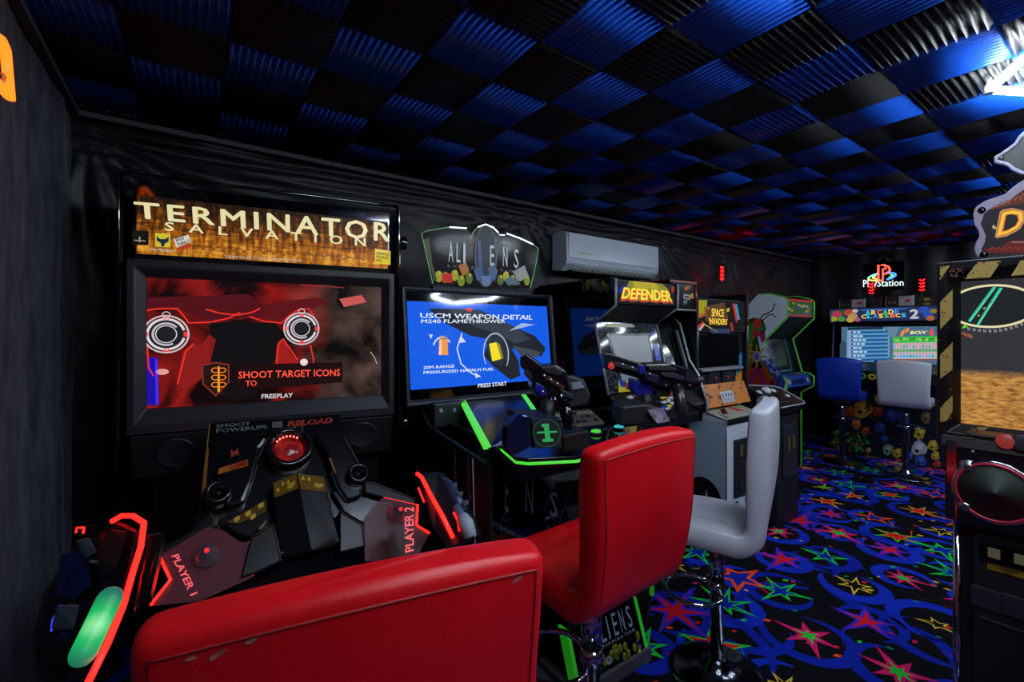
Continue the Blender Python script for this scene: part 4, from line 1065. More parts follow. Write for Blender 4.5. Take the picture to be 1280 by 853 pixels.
gslab([(650,447),(658,443),(690,466),(700,486),(690,492),(672,480),(650,458)], 1.73, (.04,.05,-.0), 'gun_barrel', M('gun_barrel_black','#0d0d14',.3,var=.3), b1, .004)
g = G()
for k in range(4): g.obox(P(655+k*5.5, 446.5+k*4, 1.725), (.010,.006,-.004), (.03,.03,0), (0,0,.006))
g.build('barrel_vent', M('vent_bronze', '#4a3a28', .3, .5), b1)
gslab([(684,470),(706,484),(704,488),(682,475)], 1.695, (0,.01,0), 'side_stripe', M('stripe_copper', '#4a2a24', .3), b1, .001)
gslab([(702,472),(714,470),(729,476),(737,496),(735,506),(712,510)], 1.78, (.05,.05,0), 'rear_block', DARKG, b1, .006)
q = gslab([(714,479),(726,477),(731,485),(716,488)], 1.77, (0,.01,0), 'ammo_display', M('display_grey', '#7d8a96', .15), b1, .001)
for x, y in ((690,501),(694,500),(702,496)): G().lathe([(.0,.008),(.012,.006),(.016,0)], 14, P(x,y,1.695), (-.2,-.9,.2)).build('knob', DCHROME, b1, smooth=True)
gslab([(676,459),(694,458),(704,466),(700,470),(682,466)], 1.69, (.01,.03,0), 'top_cover', DARKG, b1, .003)
gslab([(670,478),(680,484),(684,494),(676,496),(668,488)], 1.69, (.01,.02,0), 'side_housing', M('gun_blue_detail', '#14208a', .3, var=.3), b1, .003)
gslab([(658,462),(672,478),(668,482),(655,467)], 1.715, (.01,.02,0), 'barrel_shroud', DARKG, b1, .002)
gslab([(700,486),(716,494),(716,500),(702,494)], 1.69, (.01,.02,0), 'lower_rail', DARKG, b1, .002)
for x, y in ((680,470),(688,475),(696,480),(678,490)): G().lathe([(.004,.006),(.006,.004),(.007,0)], 10, P(x,y,1.692), (-.2,-.9,.2)).build('screw', STEEL, b1, smooth=True)
g = G(); g.tube([P(706,503,1.68),P(707,515,1.665),P(710,527,1.655),P(709,536,1.655)], [.020,.023,.022,.016], 12); g.build('gun_grip', BLKG, b1, smooth=True)
# right mount and gun
m2 = gslab([(777,508),(808,505),(828,511),(835,530),(774,533),(775,520)], 1.86, (.09,.13,0), 'gun_base', BLKM, A, .01)
G().slab([P(809,513,1.84),P(829,510,1.86),P(838,527,1.85),P(822,530,1.83)], (.01,.02,-.004)).build('base_plate', M('plate_print', '#7a6a80', .3, var=.8, scale=70), m2, bev=.002)
G().tube([P(808,512,1.92),P(808,492,1.93)], [.030,.022], 14).build('gun_post', BLKM, m2, smooth=True)
b2 = gslab([(808,455),(838,454),(861,460),(879,476),(876,486),(868,489),(838,486),(804,476),(800,462)], 1.90, (.05,.08,0), 'mounted_gun', GM, A, .008)
gslab([(755,442),(762,442),(806,456),(806,474),(800,474),(756,461)], 1.92, (.03,.05,0), 'gun_barrel', M('gun_barrel_black','#0d0d14',.3,var=.3), b2, .005)
g = G()
for k in range(6): g.obox(P(764+k*6.5, 445.8+k*1.9, 1.915), (.013,.002,-.004), (.03,.03,0), (0,0,.007))
g.build('barrel_vent', DARKG, b2)
G().lathe([(.0,.012),(.012,.009),(.016,0)], 16, P(764,457.5,1.915), (-.25,-.95,.05)).build('muzzle_lamp', EM('lamp_dull_red', (.7,.03,.03), .6), b2, smooth=True)
gslab([(826,466),(842,466),(856,472),(854,476),(828,470)], 1.885, (0,.01,0), 'side_plate', DARKG, b2, .001)
gslab([(791,474),(804,476),(818,480),(816,497),(798,496),(790,488)], 1.93, (.04,.06,0), 'magazine', GB, b2, .006)
gslab([(798,456),(806,457),(808,468),(800,468)], 1.895, (0,.01,0), 'clip_lamp', GB, b2, .002)
gslab([(818,482),(838,486),(838,496),(820,496)], 1.94, (.03,.04,0), 'trigger_guard', BLKM, b2, .004)
g = G(); g.tube([P(848,484,1.90),P(849,500,1.88),P(852,514,1.87),P(854,522,1.87)], [.022,.024,.025,.020], 12); g.build('gun_grip', M('grip_plum', '#241a22', .3), b2, smooth=True)
gslab([(810,458),(836,457),(846,461),(846,464),(812,463)], 1.885, (.01,.02,0), 'top_rail', DARKG, b2, .002)
gslab([(768,452),(798,461),(798,466),(768,458)], 1.90, (.01,.02,0), 'barrel_shroud', DARKG, b2, .002)
gslab([(858,464),(872,474),(870,480),(856,476)], 1.885, (.01,.02,0), 'stock_plate', M('gun_violet_plate', '#221c38', .3), b2, .002)
gslab([(806,466),(824,470),(824,480),(808,475)], 1.885, (.01,.02,0), 'receiver_plate', M('gun_violet_plate', '#221c38', .3), b2, .002)
for x, y in ((812,468),(832,482),(848,482),(862,482),(778,456),(790,460)): G().lathe([(.004,.006),(.006,.004),(.007,0)], 10, P(x,y,1.882), (-.25,-.95,.1)).build('screw', STEEL, b2, smooth=True)
G().lathe([(.010,0),(.014,.01),(.012,.03),(0,.034)], 12, P(870,477,1.89), (.5,-.2,.2)).build('stock_cap', DARKG, b2, smooth=True)

# ================================================================== DEFENDER CABINET
D = Thing('arcade_machine', 'black upright cabinet with a yellow and red marquee and speckled screen surround', 'arcade machine', (2.16, 1.70, 0), 0)
SPK, nt, b = nodes_of('starfield_bezel')
n1 = nt.nodes.new('ShaderNodeTexNoise'); n1.inputs['Scale'].default_value = 230; n1.inputs['Detail'].default_value = 1
tc = nt.nodes.new('ShaderNodeTexCoord'); nt.links.new(tc.outputs['Object'], n1.inputs['Vector'])
r1 = nt.nodes.new('ShaderNodeValToRGB'); r1.color_ramp.elements[0].position = .63; r1.color_ramp.elements[0].color = (.006,.007,.010,1); r1.color_ramp.elements[1].position = .68; r1.color_ramp.elements[1].color = (.35,.38,.42,1)
nt.links.new(n1.outputs['Fac'], r1.inputs['Fac']); nt.links.new(r1.outputs['Color'], b.inputs['Base Color']); b.inputs['Roughness'].default_value = .06; b.inputs['Specular IOR Level'].default_value = .25
TM = M('grey_edge_moulding', '#8d9298', .35, .3); TMD = M('dark_edge_moulding', '#3c4046', .3, .2); TMR = M('red_edge_moulding', '#6a1416', .35)
wl, wr = -.285, .285
dp = [(.0,1.597),(.0,1.742),(.04,1.752),(.66,1.752),(.75,1.70),(.75,0),(.10,0),(.08,.86),(-.16,.93),(-.16,.985),(.055,1.10),(.158,1.50)]
for x in (wl, wr-.018):
    o = G(D).prism(dp, 'x', x, x+.018).build('side_panel', M('side_gloss_black', '#06060a', .05, spec=.7, var=.1), D)
    G(D).tube([(x+.009, y, z) for y, z in (dp[10:12] + [(.158,1.50),(.0,1.597),(.0,1.742)])], .0085, 6).build('edge_moulding', TM, D, smooth=True)
    if x < 0:
        q = Pan((x, .72, .62), (0,-.50,0), (0,0,.9), D, .0015)
        br = (.10,.065,.035)
        for i in range(9): q.poly(br, [(.35+.055*i,.05),(.375+.055*i,.05),(.37+.04*i,.50),(.352+.04*i,.50)])
        q.poly((.05,.008,.03), [(.34,.60),(.62,.60),(.66,.72),(.36,.74)])
        q.build('side_art', PRINT, o)
        q.text('DEFENDER', .34, .51, .74, .57, M('tan_ink', '#6a4a30', .4), o, k=2)
g = G(D); g.box(wl+.018, wr-.018, .03, .74, 1.597, 1.742); g.build('marquee_box', BLK, D)
g = G(D); g.box(wl+.018, wr-.018, .17, .74, 0, 1.55); g.build('cabinet', BLK, D)
mq = G(D).box(wl+.018, wr-.018, .008, .03, 1.605, 1.738).build('marquee', M('marquee_black', '#08080a', .2), D)
q = Pan((wl+.02, .008, 1.607), (wr-wl-.04,0,0), (0,0,.129), D, .001)
YL, RDD = (.92,.72,.03), (.70,.03,.03)
q.rect((.006,.007,.008), 0, 0, 1, 1); q.layer()
q.poly((.30,.26,.02), [(.2,1),(.75,1),(.86,.80),(.92,.15),(.1,.15),(.16,.7)]); q.layer(); q.poly((.55,.46,.02), [(.26,1),(.62,1),(.72,.75),(.28,.72)]); q.poly((.008,.022,.30), [(.02,.55),(.14,.86),(.16,.62),(.06,.40)]); q.poly((.6,.02,.02), [(.92,.9),(.97,.9),(.96,.65),(.93,.65)])
q.build('marquee_art', COLM('marquee_art2', .8, .2), mq)
ly, lr = EM('lit_yellow_letters', (1.,.80,.05), .9), EM('lit_red_letters', (.70,.03,.03), .75)
def trap(x, y): return (.5+(x-.5)*(1.0-.10*y), y)
for k in range(3): q.text('DEFENDER', .06, .10+.02*k, .95, .60+.02*k, lr, mq, bold=.05, warp=trap, k=3+k)
q.text('DEFENDER', .07, .20, .94, .70, ly, mq, bold=.045, warp=trap, k=7)
q.text('WILLIAMS', .38, .80, .60, .88, M('yellow_ink', '#b8a020', .4), mq, k=4)
# sloping screen glass and overhang
g = G(D); g.hull8([(wl+.018,.0,1.597),(wr-.018,.0,1.597),(wr-.018,.03,1.60),(wl+.018,.03,1.60)], [(wl+.018,.158,1.505),(wr-.018,.158,1.505),(wr-.018,.2,1.51),(wl+.018,.2,1.51)]); g.build('overhang', BLKM, D)
GP = [Vector((wl+.018,.060,1.102)), Vector((wr-.018,.060,1.102)), Vector((wr-.018,.158,1.505)), Vector((wl+.018,.158,1.505))]
bz = G(D).slab(GP, (0,.02,-.004)).build('screen_surround', SPK, D)
q = Pan(GP[0], GP[1]-GP[0], GP[3]-GP[0], D, .002)
tube = EM('idle_tube', (.13,.155,.20), .75, .3)
g = G(); g.slab([q.pt(s, t, 6) for s, t in ((.24,.16),(.80,.16),(.80,.80),(.17,.80))], (0,.004,0)); g.build('screen', tube, D)
q.poly((.012,.013,.016), [(.20,.10),(.84,.10),(.84,.84),(.13,.84)]); q.layer()
q.poly((.16,.13,.02), [(.15,.93),(.62,.93),(.58,.985),(.14,.985)]); q.poly((.006,.05,.40), [(.87,.42),(.97,.42),(.97,.66),(.87,.66)]); q.layer(); q.poly((.02,.12,.55), [(.88,.50),(.96,.50),(.96,.54),(.88,.54)])
q.poly((.55,.45,.02), [(.15,.01),(.44,.01),(.46,.19),(.36,.22),(.34,.17),(.18,.17)]); q.layer(); q.disc((.01,.04,.30), (.24,.14), .028); q.disc((.35,.02,.02), (.30,.08), .020, .022)
q.build('surround_art', PRINTG, bz)
cpn = G(D).hull8([(wl+.018,.055,1.10),(wr-.018,.055,1.10),(wr-.018,.055,.9),(wl+.018,.055,.9)], [(wl+.018,-.155,.98),(wr-.018,-.155,.98),(wr-.018,-.155,.93),(wl+.018,-.155,.93)]).build('control_panel', BLK, D, bev=.004)
q = Pan((wl+.02,-.155,.981), (wr-wl-.04,0,0), (0,.208,.118), D, .003)
rr = random.Random(2)
for i in range(26):
    x, y = rr.uniform(.05,.9), rr.uniform(.1,.85); q.k = i % 4
    q.poly(rr.choice([(.01,.05,.3),(.5,.03,.03),(.55,.42,.03),(.45,.46,.5),(.02,.02,.03)]), [(x,y),(x+.10,y+.05),(x+.07,y+.12),(x-.03,y+.08)])
q.build('panel_art', PRINTG, cpn)
for i, c in enumerate((.16,.34,.70,.86)):
    G(D).lathe([(.014,0),(.014,.008),(.009,.014),(0,.015)], 14, (wl+.57*c, -.05, 1.043), (0,-.5,.87)).build('button', M('button_red' if i % 2 else 'button_white', '#b01818' if i % 2 else '#c8ccd0', .3), D, smooth=True)
G(D).tube([(wl+.14,-.03,1.05),(wl+.14,-.05,1.09)], .005, 8).lathe([(.0,-.016),(.011,-.012),(.016,0),(.011,.012),(0,.016)], 14, (wl+.14,-.055,1.10)).build('joystick', M('joystick_red', '#b01414', .25), D, smooth=True)

# ================================================================== SLIM DARK CABINET
U = Thing('arcade_machine', 'slim dark cabinet with a red-edged marquee, left of the cabinet with orange panels', 'arcade machine', (2.612, 1.775, 0), 0)
ul, ur = -.150, .140
up = [(.0,1.585),(.0,1.775),(.70,1.775),(.70,0),(.08,0),(.06,.85),(-.08,.93),(-.08,.99),(-.02,1.16),(.05,1.26),(.12,1.50),(.17,1.545),(.20,1.585)]
for x in (ul, ur-.016):
    G(U).prism(up, 'x', x, x+.016).build('side_panel', BLK, U)
    G(U).tube([(x+.008,y,z) for y, z in up[5:13]], .009, 6).build('edge_moulding', TM, U, smooth=True)
    G(U).tube([(x+.008,.0,1.60),(x+.008,.0,1.775),(x+.008,.5,1.775)], .009, 6).build('top_moulding', TMR, U, smooth=True)
G(U).box(ul, ur, -.004, .30, 1.765, 1.782).build('top_cap', TMR, U, bev=.003)
G(U).box(ul+.016, ur-.016, .02, .69, 1.585, 1.765).build('marquee_box', BLK, U)
G(U).tube([(ul+.01,.0,1.592),(ur-.01,.0,1.592)], .007, 6).build('marquee_rail', TM, U, smooth=True)
mq = G(U).box(ul+.016, ur-.016, .006, .02, 1.60, 1.765).build('marquee', M('marquee_black', '#08080a', .2), U)
q = Pan((ul+.018,.006,1.602), (ur-ul-.036,0,0), (0,0,.16), U, .001)
q.poly((.45,.10,.01), [(.55,.72),(.75,.78),(.85,.95),(.60,.92)]); q.poly((.55,.25,.02), [(.80,.45),(.97,.42),(.95,.65),(.84,.62)]); q.poly((.35,.37,.42), [(.52,.40),(.80,.36),(.82,.56),(.54,.60)]); q.layer(); q.poly((.01,.01,.02), [(.57,.45),(.76,.43),(.76,.5),(.57,.53)])
q.poly((.3,.03,.02), [(.0,.8),(.3,.95),(.2,.6)]); q.build('marquee_art', COLM('marquee_art3', .6, .2), mq)
q.text('FF', .53, .15, .68, .33, M('white_ink_dim', '#a8acb4', .5), mq, k=3)
G(U).box(ul+.016, ur-.016, .22, .69, 0, 1.585).build('cabinet', BLKM, U)
G(U).hull8([(ul+.03,.06,1.14),(ur-.03,.06,1.14),(ur-.03,.19,1.54),(ul+.03,.19,1.54)], [(ul+.03,.12,1.14),(ur-.03,.12,1.14),(ur-.03,.23,1.54),(ul+.03,.23,1.54)]).build('screen', M('dead_screen', '#0a0b0c', .08, spec=.7), U)
G(U).hull8([(ul+.016,.06,1.14),(ur-.016,.06,1.14),(ur-.016,.2,.93),(ul+.016,.2,.93)], [(ul+.016,-.075,.985),(ur-.016,-.075,.985),(ur-.016,-.06,.93),(ul+.016,-.06,.93)]).build('control_panel', BLK, U, bev=.003)
o = G(U).hull8([(ur-.05,.03,1.18),(ur-.03,.03,1.18),(ur-.03,.12,1.46),(ur-.05,.12,1.46)], [(ur-.05,.05,1.18),(ur-.03,.05,1.18),(ur-.03,.14,1.46),(ur-.05,.14,1.46)]).build('grey_bracket', M('bracket_grey', '#4a5058', .4), U, bev=.003)

# ================================================================== SPACE INVADERS CABINET
S = Thing('arcade_machine', 'upright cabinet with an orange lower panel, white coin-door box and a bright cartoon marquee', 'arcade machine', (3.12, 1.80, 0), 0)
sl, sr = -.335, .335
spf = [(.0,.95),(.0,1.70),(.70,1.70),(.70,0),(.10,0),(.10,.93)]
SIDEB = M('side_navy_black', '#0b0d12', .3)
for x, zt in ((sl, 0), (sr-.022, .035)):
    pr = [(y, z+zt if z > 1.5 else z) for y, z in spf]
    G(S).prism(pr, 'x', x, x+.022).build('side_panel', SIDEB, S, bev=.002)
    G(S).tube([(x+.011,-.002,.95),(x+.011,-.002,1.70+zt)], .010, 6).build('edge_moulding', TMD, S, smooth=True)
    G(S).tube([(x+.011,-.002,1.50),(x+.011,-.002,1.70+zt),(x+.011,.3,1.70+zt)], .0105, 6).build('top_moulding', TMR, S, smooth=True)
G(S).box(sl+.022, sr-.022, .03, .69, .95, 1.685).build('cabinet', BLKM, S)
MQ0 = S.M @ Vector((sl+.022, .010, 1.445))
mq = G(S).box(sl+.022, sr-.022, .010, .03, 1.445, 1.675).build('marquee', M('marquee_black', '#08080a', .2), S)
q = Pan(MQ0, (.626,0,0), (0,0,.23), None, .001)
q.rect((.007,.006,.006), 0,0,1,1); q.layer()
q.px((.36,.32,.01), [(870,375),(884,375.5),(882,392),(870,398)]); q.px((.10,.055,.02), [(880,384),(905,378),(910,398),(882,402)])
q.px((.45,.07,.03), [(872,394),(884,390),(884,394),(872,399)]); q.px((.5,.25,.12), [(882,383),(887,385),(886,388),(882,386)])
q.layer(); q.px((.6,.03,.02), [(915,380),(918,379),(922,400),(920,404)]); q.px((.02,.28,.50), [(918,381),(921,380),(925,400),(922,400)]); q.px((.35,.02,.03), [(912,404),(915,403),(917,414),(914,415)])
q.px((.5,.45,.4), [(872,410),(879,403),(881,406),(875,414)]); q.layer(); q.px((.65,.05,.03), [(872.5,408),(878.5,402),(880,404),(874,411)])
q.lpx((.55,.55,.03), [(881,406),(896,415)], .006); q.px((.55,.50,.05), [(908,386),(912,385),(911,390),(908,390)]); q.px((.03,.05,.12), [(885,411),(912,411),(912,417),(890,417)])
q.build('marquee_art', COLM('marquee_art4', .85, .2), mq)
yl = EM('lit_warm_letters', (1.,.66,.07), .9); yo = EM('lit_brown_letters', (.20,.05,.01), .6)
for bo, mt, k in ((.075, yo, 4), (.03, yl, 6)):
    e = .5 if bo > .05 else 0
    q.tpx('SPACE', (889-e,385.5-e), (889-e,396+e), (904.5+e,387-e), (904.5+e,396.5+e), mt, mq, bold=bo, k=k)
    q.tpx('INVADERS', (885.5-e,397.5-e), (887-e,406+e), (909+e,399-e), (908+e,406.5+e), mt, mq, bold=bo, k=k)
# screen opening
G(S).box(sl+.07, sr-.09, .018, .03, 1.195, 1.43).build('screen', M('dead_screen', '#0a0b0c', .08, spec=.7), S)
q = Pan(S.M @ Vector((sl+.022,.028,.95)), (.626,0,0), (0,0,.49), None, .003)
q.px((.03,.22,.42), [(870,422),(873.5,422),(874.5,455),(870,455)]); q.px((.45,.48,.5), [(871,440),(873,436),(874,450),(872,452)]); q.px((.6,.22,.02), [(870,457),(874,457),(874,475),(870,475)])
q.px((.03,.22,.42), [(922,446),(927,440),(927,462),(919,470)]); q.px((.35,.38,.03), [(919,420),(922,420),(922,436),(919,434)]); q.px((.6,.22,.02), [(919,470),(927,458),(927,492),(919,492)])
q.build('side_art', PRINT, S)
G(S).hull8([(sl+.06,.02,1.20),(sr-.08,.02,1.20),(sr-.08,-.01,1.19),(sl+.06,-.01,1.19)], [(sl+.06,.02,1.185),(sr-.08,.02,1.185),(sr-.08,-.01,1.175),(sl+.06,-.01,1.175)]).build('screen_sill', TM, S, bev=.002)
for x in (-.16, .02): G(S).box(x, x+.13, .012, .03, 1.085, 1.165).build('speaker_slot', M('slot_blue_grey', '#1c2a38', .3), S, bev=.003)
for x in (-.09,.07): G(S).lathe([(.0,.012),(.012,.010),(.014,0)], 12, (x,.012,1.12), (0,-1,0)).build('button', M('button_red', '#b01818', .3), S, smooth=True)
op = G(S).hull8([(sl+.025,.028,1.08),(sr-.03,.028,1.08),(sr-.03,.02,.93),(sl+.025,.02,.93)], [(sl+.025,.016,1.08),(sr-.03,.016,1.08),(sr-.03,-.04,.93),(sl+.025,-.04,.93)]).build('orange_panel', M('orange_paint', (.55,.17,.012), .4, var=.15), S)
a = S.M @ Vector((sl+.025,-.04,.93)); q = Pan(a, (.615,0,0), (0,.056,.15), None, .0015)
rr = random.Random(12)
for i in range(26):
    x, y = rr.uniform(.04,.92), rr.uniform(.08,.9); an = rr.uniform(0,6.3)
    q.line((.015,.006,.004), [(x,y),(x+.03*cos(an),y+.10*sin(an)),(x+.05*cos(an+.8),y+.16*sin(an+.8))], rr.uniform(.004,.010)); 
    if i % 7 == 6: q.layer()
q.k = 6; q.rect((.5,.52,.55), .40,.12,.66,.62); q.k = 7
for i in range(4): q.disc((.03,.10,.22), (.445+.057*i,.45), .009, .013)
for i in range(3): q.rect((.1,.11,.13), .42,.18+.06*i,.64,.20+.06*i)
q.build('panel_art', PRINT, op)
# coin box in front
BW = M('box_white_paint', '#b8c0cc', .35, var=.04); BS = M('box_side_paint', '#8fa6bd', .4, var=.06)
bx0, bx1 = 2.855-3.12, 3.335-3.12
g = G(S); g.add([(bx0,-.17,0),(bx1,-.17,0),(bx1,.12,0),(bx0,.12,0),(bx0,-.17,.865),(bx1,-.17,.865),(bx1,.10,.925),(bx0,.10,.925)], [(0,3,2,1),(4,5,6,7),(0,1,5,4),(1,2,6,5),(2,3,7,6),(3,0,4,7)])
box = g.build('coin_box', BW, S, bev=.006)
q = Pan(S.M @ Vector((bx0,.10,.02)), (0,-.26,0), (0,0,.83), None, .0015)
q.rect((.30,.38,.47), 0,0,1,1); q.layer()
K0 = (.008,.008,.012)
q.disc(K0, (.42,.36), .13, .14); q.poly(K0, [(.1,.02),(.6,.05),(.75,.22),(.5,.30),(.12,.26)]); q.layer(); q.poly((.35,.37,.42), [(.46,.36),(.58,.30),(.52,.44)]); q.poly((.35,.02,.02), [(.50,.10),(.62,.06),(.66,.20)])
q.build('box_side_art', PRINT, box)
G(S).tube([(bx0,-.172,0),(bx0,-.172,.868),(bx0,.10,.928)], .005, 6).build('edge_moulding', TMD, S, smooth=True)
G(S).tube([(bx1,-.172,0),(bx1,-.172,.868),(bx1,.10,.928)], .005, 6).build('edge_moulding', TMD, S, smooth=True)
G(S).box(bx0, bx1, -.178, -.160, .835, .868).build('front_lip', BLK, S, bev=.003)
q = Pan(S.M @ Vector((bx0+.01,-.165,.867)), (bx1-bx0-.02,0,0), (0,.255,.057), None, .0055)
q.rect((.34,.34,.28), 0,0,1,1); q.layer(); q.poly((.05,.012,.008), [(.18,.30),(.36,.55),(.52,.60),(.40,.40),(.30,.25)]); q.poly((.5,.04,.02), [(.62,.3),(.80,.28),(.66,.72),(.60,.80)]); q.poly((.18,.30,.05), [(.80,.5),(.92,.4),(.9,.85),(.82,.9)]); q.poly((.1,.1,.1), [(.05,.05),(.14,.05),(.20,.40),(.16,.42)])
q.build('shelf_print', PRINT, box)
cd_ = G(S).box(bx0+.09, bx0+.36, -.182, -.168, .34, .73).build('coin_door', BLKM, S, bev=.02)
CS0 = M('coin_slot_brass', '#8a7a48', .3, .6)
for x in (bx0+.16, bx0+.26):
    G(S).box(x-.012, x+.018, -.190, -.182, .61, .69).build('coin_slot', CS0, cd_, bev=.002)
    G(S).box(x-.022, x+.028, -.189, -.182, .39, .46).build('coin_return', DARKG, cd_, bev=.003)
for z in (.57, .52): G(S).box(bx0+.13, bx0+.31, -.184, -.182, z, z+.006).build('door_seam', TMD, cd_)
q = Pan(S.M @ Vector((bx0,-.17,0)), (bx1-bx0,0,0), (0,0,.33), None, .0015)
q.poly(K0, [(.16,.06),(.62,.06),(.42,.72),(.30,.95),(.10,.95)]); q.poly(K0, [(.66,.06),(.93,.06),(.93,.8),(.80,.95),(.48,.95)]); q.layer(); q.poly((.4,.03,.02), [(.12,.95),(.2,.95),(.3,.75),(.26,.70)]); q.poly((.4,.03,.02), [(.84,.35),(.88,.30),(.88,.8),(.84,.85)])
q.poly((.07,.05,.02), [(.3,.35),(.5,.42),(.45,.5)]); q.build('box_front_art', PRINT, box)

# ================================================================== TRACKBALL PEDESTAL
tz = [Vector((3.50,1.87,1.035)), Vector((3.50,1.58,.905)), Vector((3.90,1.58,.905)), Vector((3.90,1.80,1.005))]
TB = Thing('control_pedestal', 'low black pedestal with a white-edged trackball and button deck', 'arcade machine', (3.70, 1.74, 0), 0)
g = G(); g.slab(tz, (0,0,-.06)); dk_ = g.build('control_deck', BLK, TB, bev=.012)
G().tube([tz[0]+Vector((0,0,.002)), tz[3]+Vector((-.03,.01,.002)), tz[3]+Vector((.004,-.03,-.01)), tz[2]+Vector((.004,.02,.006)), tz[2]+Vector((-.03,-.004,-.006)), tz[1]+Vector((0,-.004,-.006))], .005, 6).build('white_edge', M('white_edge_moulding', '#a8adb8', .35), TB, smooth=True)
G().box(3.53, 3.87, 1.62, 1.90, 0, .93).build('pedestal_body', BLKM, TB, bev=.006)
q = Pan(tz[1], tz[2]-tz[1], tz[0]-tz[1], None, .002)
for i in range(30):
    x, y = rr.uniform(.03,.9), rr.uniform(.05,.85); q.k = i % 5
    q.poly(rr.choice([(.03,.06,.02),(.10,.04,.012),(.04,.035,.03),(.10,.09,.03),(.15,.02,.02)]), [(x,y),(x+.08,y+.02),(x+.05,y+.08)])
q.build('deck_art', PRINTG, dk_)
nz = (tz[2]-tz[1]).cross(tz[0]-tz[1]).normalized()
for s, t, r in ((.10,.62,.018),(.16,.30,.018),(.62,.60,.018),(.75,.32,.014)):
    G().lathe([(r+.006,0),(r+.006,.004),(r,.008),(r*.8,.012),(0,.013)], 18, q.pt(s,t,2), nz).build('button', M('button_white', '#c8ccd0', .3), TB, smooth=True)
G().lathe([(.038,0),(.036,.012),(.028,.024),(.015,.032),(0,.034)], 22, q.pt(.36,.62,2), nz).build('trackball', M('button_white', '#c8ccd0', .3), TB, smooth=True)
cdr = G().box(3.60, 3.82, 1.608, 1.62, .35, .75).build('coin_door', DARKG, TB, bev=.006)
for x in (3.66, 3.74): G().box(x, x+.03, 1.60, 1.608, .56, .66).build('coin_slot', CS0, cdr, bev=.002)

# ================================================================== BUG-ART CABINET
C = Thing('arcade_machine', 'white-sided upright cabinet with lime edges, green and yellow side art, blue control panel', 'arcade machine', (5.06, 2.10, 0), 0)
CX0, CX1 = 4.75, 5.37
pr_px = [(1005,374),(1014,375),(1017.5,378),(1017.5,398),(991,424),(1002.5,465),(1012,467),(1017.5,471),(1017,482),(1001.5,490),(1001.5,583)]
prof = [(hX(x, y, CX1).y, max(0, hX(x, y, CX1).z)) for x, y in pr_px]
ytop, zt = prof[0]
back = [(2.74, 0), (2.74, 1.45), (prof[1][0]+.25, zt+.03)]
cprof = [(prof[0][0]+.06, zt+.028)] + prof[1:-1] + [(prof[-1][0], 0)] + back
LIME = M('lime_edge_moulding', '#4a9a30', .35, emit=(.05,.4,.03), es=.12)
CW = M('cabinet_white', '#ccd4e2', .4, var=.04)
for x in (CX0, CX1-.02):
    o = G().prism(cprof, 'x', x, x+.02).build('side_panel', CW if x == CX0 else BLK, C, bev=.002)
    G().tube([(x+.01, y-.003, z) for y, z in [cprof[-1]] + cprof[:-3]], .011, 6).build('lime_moulding', LIME, C, smooth=True)
    if x == CX0: cside = o
q = Pan((CX0, 2.74, 0), (0,-1,0), (0,0,1.9), None, .002)
GR, DG, YE = (.04,.20,.03), (.012,.05,.014), (.45,.30,.02)
# generic insect-like composition: green hump, red spots, yellow rungs, brown diagonals, blue ground
q.px((.02,.04,.24), [(928,470),(940,455),(965,448),(974,462),(982,478),(975,505),(928,505)])
q.px(DG, [(928,412),(934,400),(944,397),(954,400),(958,412),(953,418),(947,420),(950,436),(955,470),(948,478),(928,478)])
q.layer()
q.px(GR, [(930,418),(936,405),(946,401),(953,404),(956,412),(949,416),(943,424),(936,432)])
for i in range(10): q.px(YE if i % 2 == 0 else (.30,.19,.02), [(928.2,433+i*4.2),(940-i*.35,429+i*4.2),(941-i*.35,432+i*4.2),(928.2,436.4+i*4.2)])
q.layer()
for a_ in range(0, 360, 45):
    cx, cy = 946, 446; d_ = (cos(math.radians(a_)), sin(math.radians(a_)))
    q.px((.40,.24,.03), [(cx+d_[0]*4-d_[1]*1.2, cy+d_[1]*6+d_[0]*1.2),(cx+d_[0]*13-d_[1]*1, cy+d_[1]*15+d_[0]*1),(cx+d_[0]*13+d_[1]*1, cy+d_[1]*15-d_[0]*1),(cx+d_[0]*4+d_[1]*1.2, cy+d_[1]*6-d_[0]*1.2)])
q.dpx((.5,.42,.5), 946, 446, .045, .06); q.layer(); q.dpx((.08,.10,.35), 946, 446, .028, .038)
q.dpx((.36,.02,.02), 946, 477, .19, .145); q.layer(); q.lpx((.10,.03,.22), [(936,490),(942,468),(947,460)], .02); q.lpx((.10,.03,.22), [(956,490),(951,470),(947,460)], .02)
q.dpx((.55,.04,.03), 946.5, 404.5, .045, .055); q.dpx((.5,.03,.03), 945, 417, .04, .045); q.px((.30,.02,.12), [(949,418),(956,414),(957,424),(953,430)])
for sgn in (-1, 1):
    for k_ in range(3): q.lpx((.20,.10,.02), [(946+sgn*(4+k_*2.2), 452+k_),(946+sgn*(19+k_*1.6), 478-k_*2),(946+sgn*(3+k_*2), 498-k_*2)] if sgn > 0 else [(946-4-k_*2.2, 452+k_),(929.5, 474-k_*2)], .016)
for px_, py_ in ((962,438),(966,446),(960,452),(968,456),(972,466),(964,464)): q.px((.25,.30,.5), [(px_,py_-4),(px_+2,py_),(px_+5,py_+1),(px_+1,py_+3),(px_,py_+6),(px_-2,py_+2),(px_-4,py_)])
q.lpx((.01,.012,.015), [(950,400),(954,394),(960,392),(966,388),(969,380)], .012); q.lpx((.01,.012,.015), [(953,401),(960,395),(966,393),(970,397)], .010)
q.build('side_art', COLM('printed_art'), cside)
G().box(CX0+.02, CX1-.02, prof[3][0]+.32, 2.72, .05, 1.70).build('cabinet', BLKM, C)
y_m, z1_m, z0_m = prof[3][0], prof[1][1], prof[3][1]
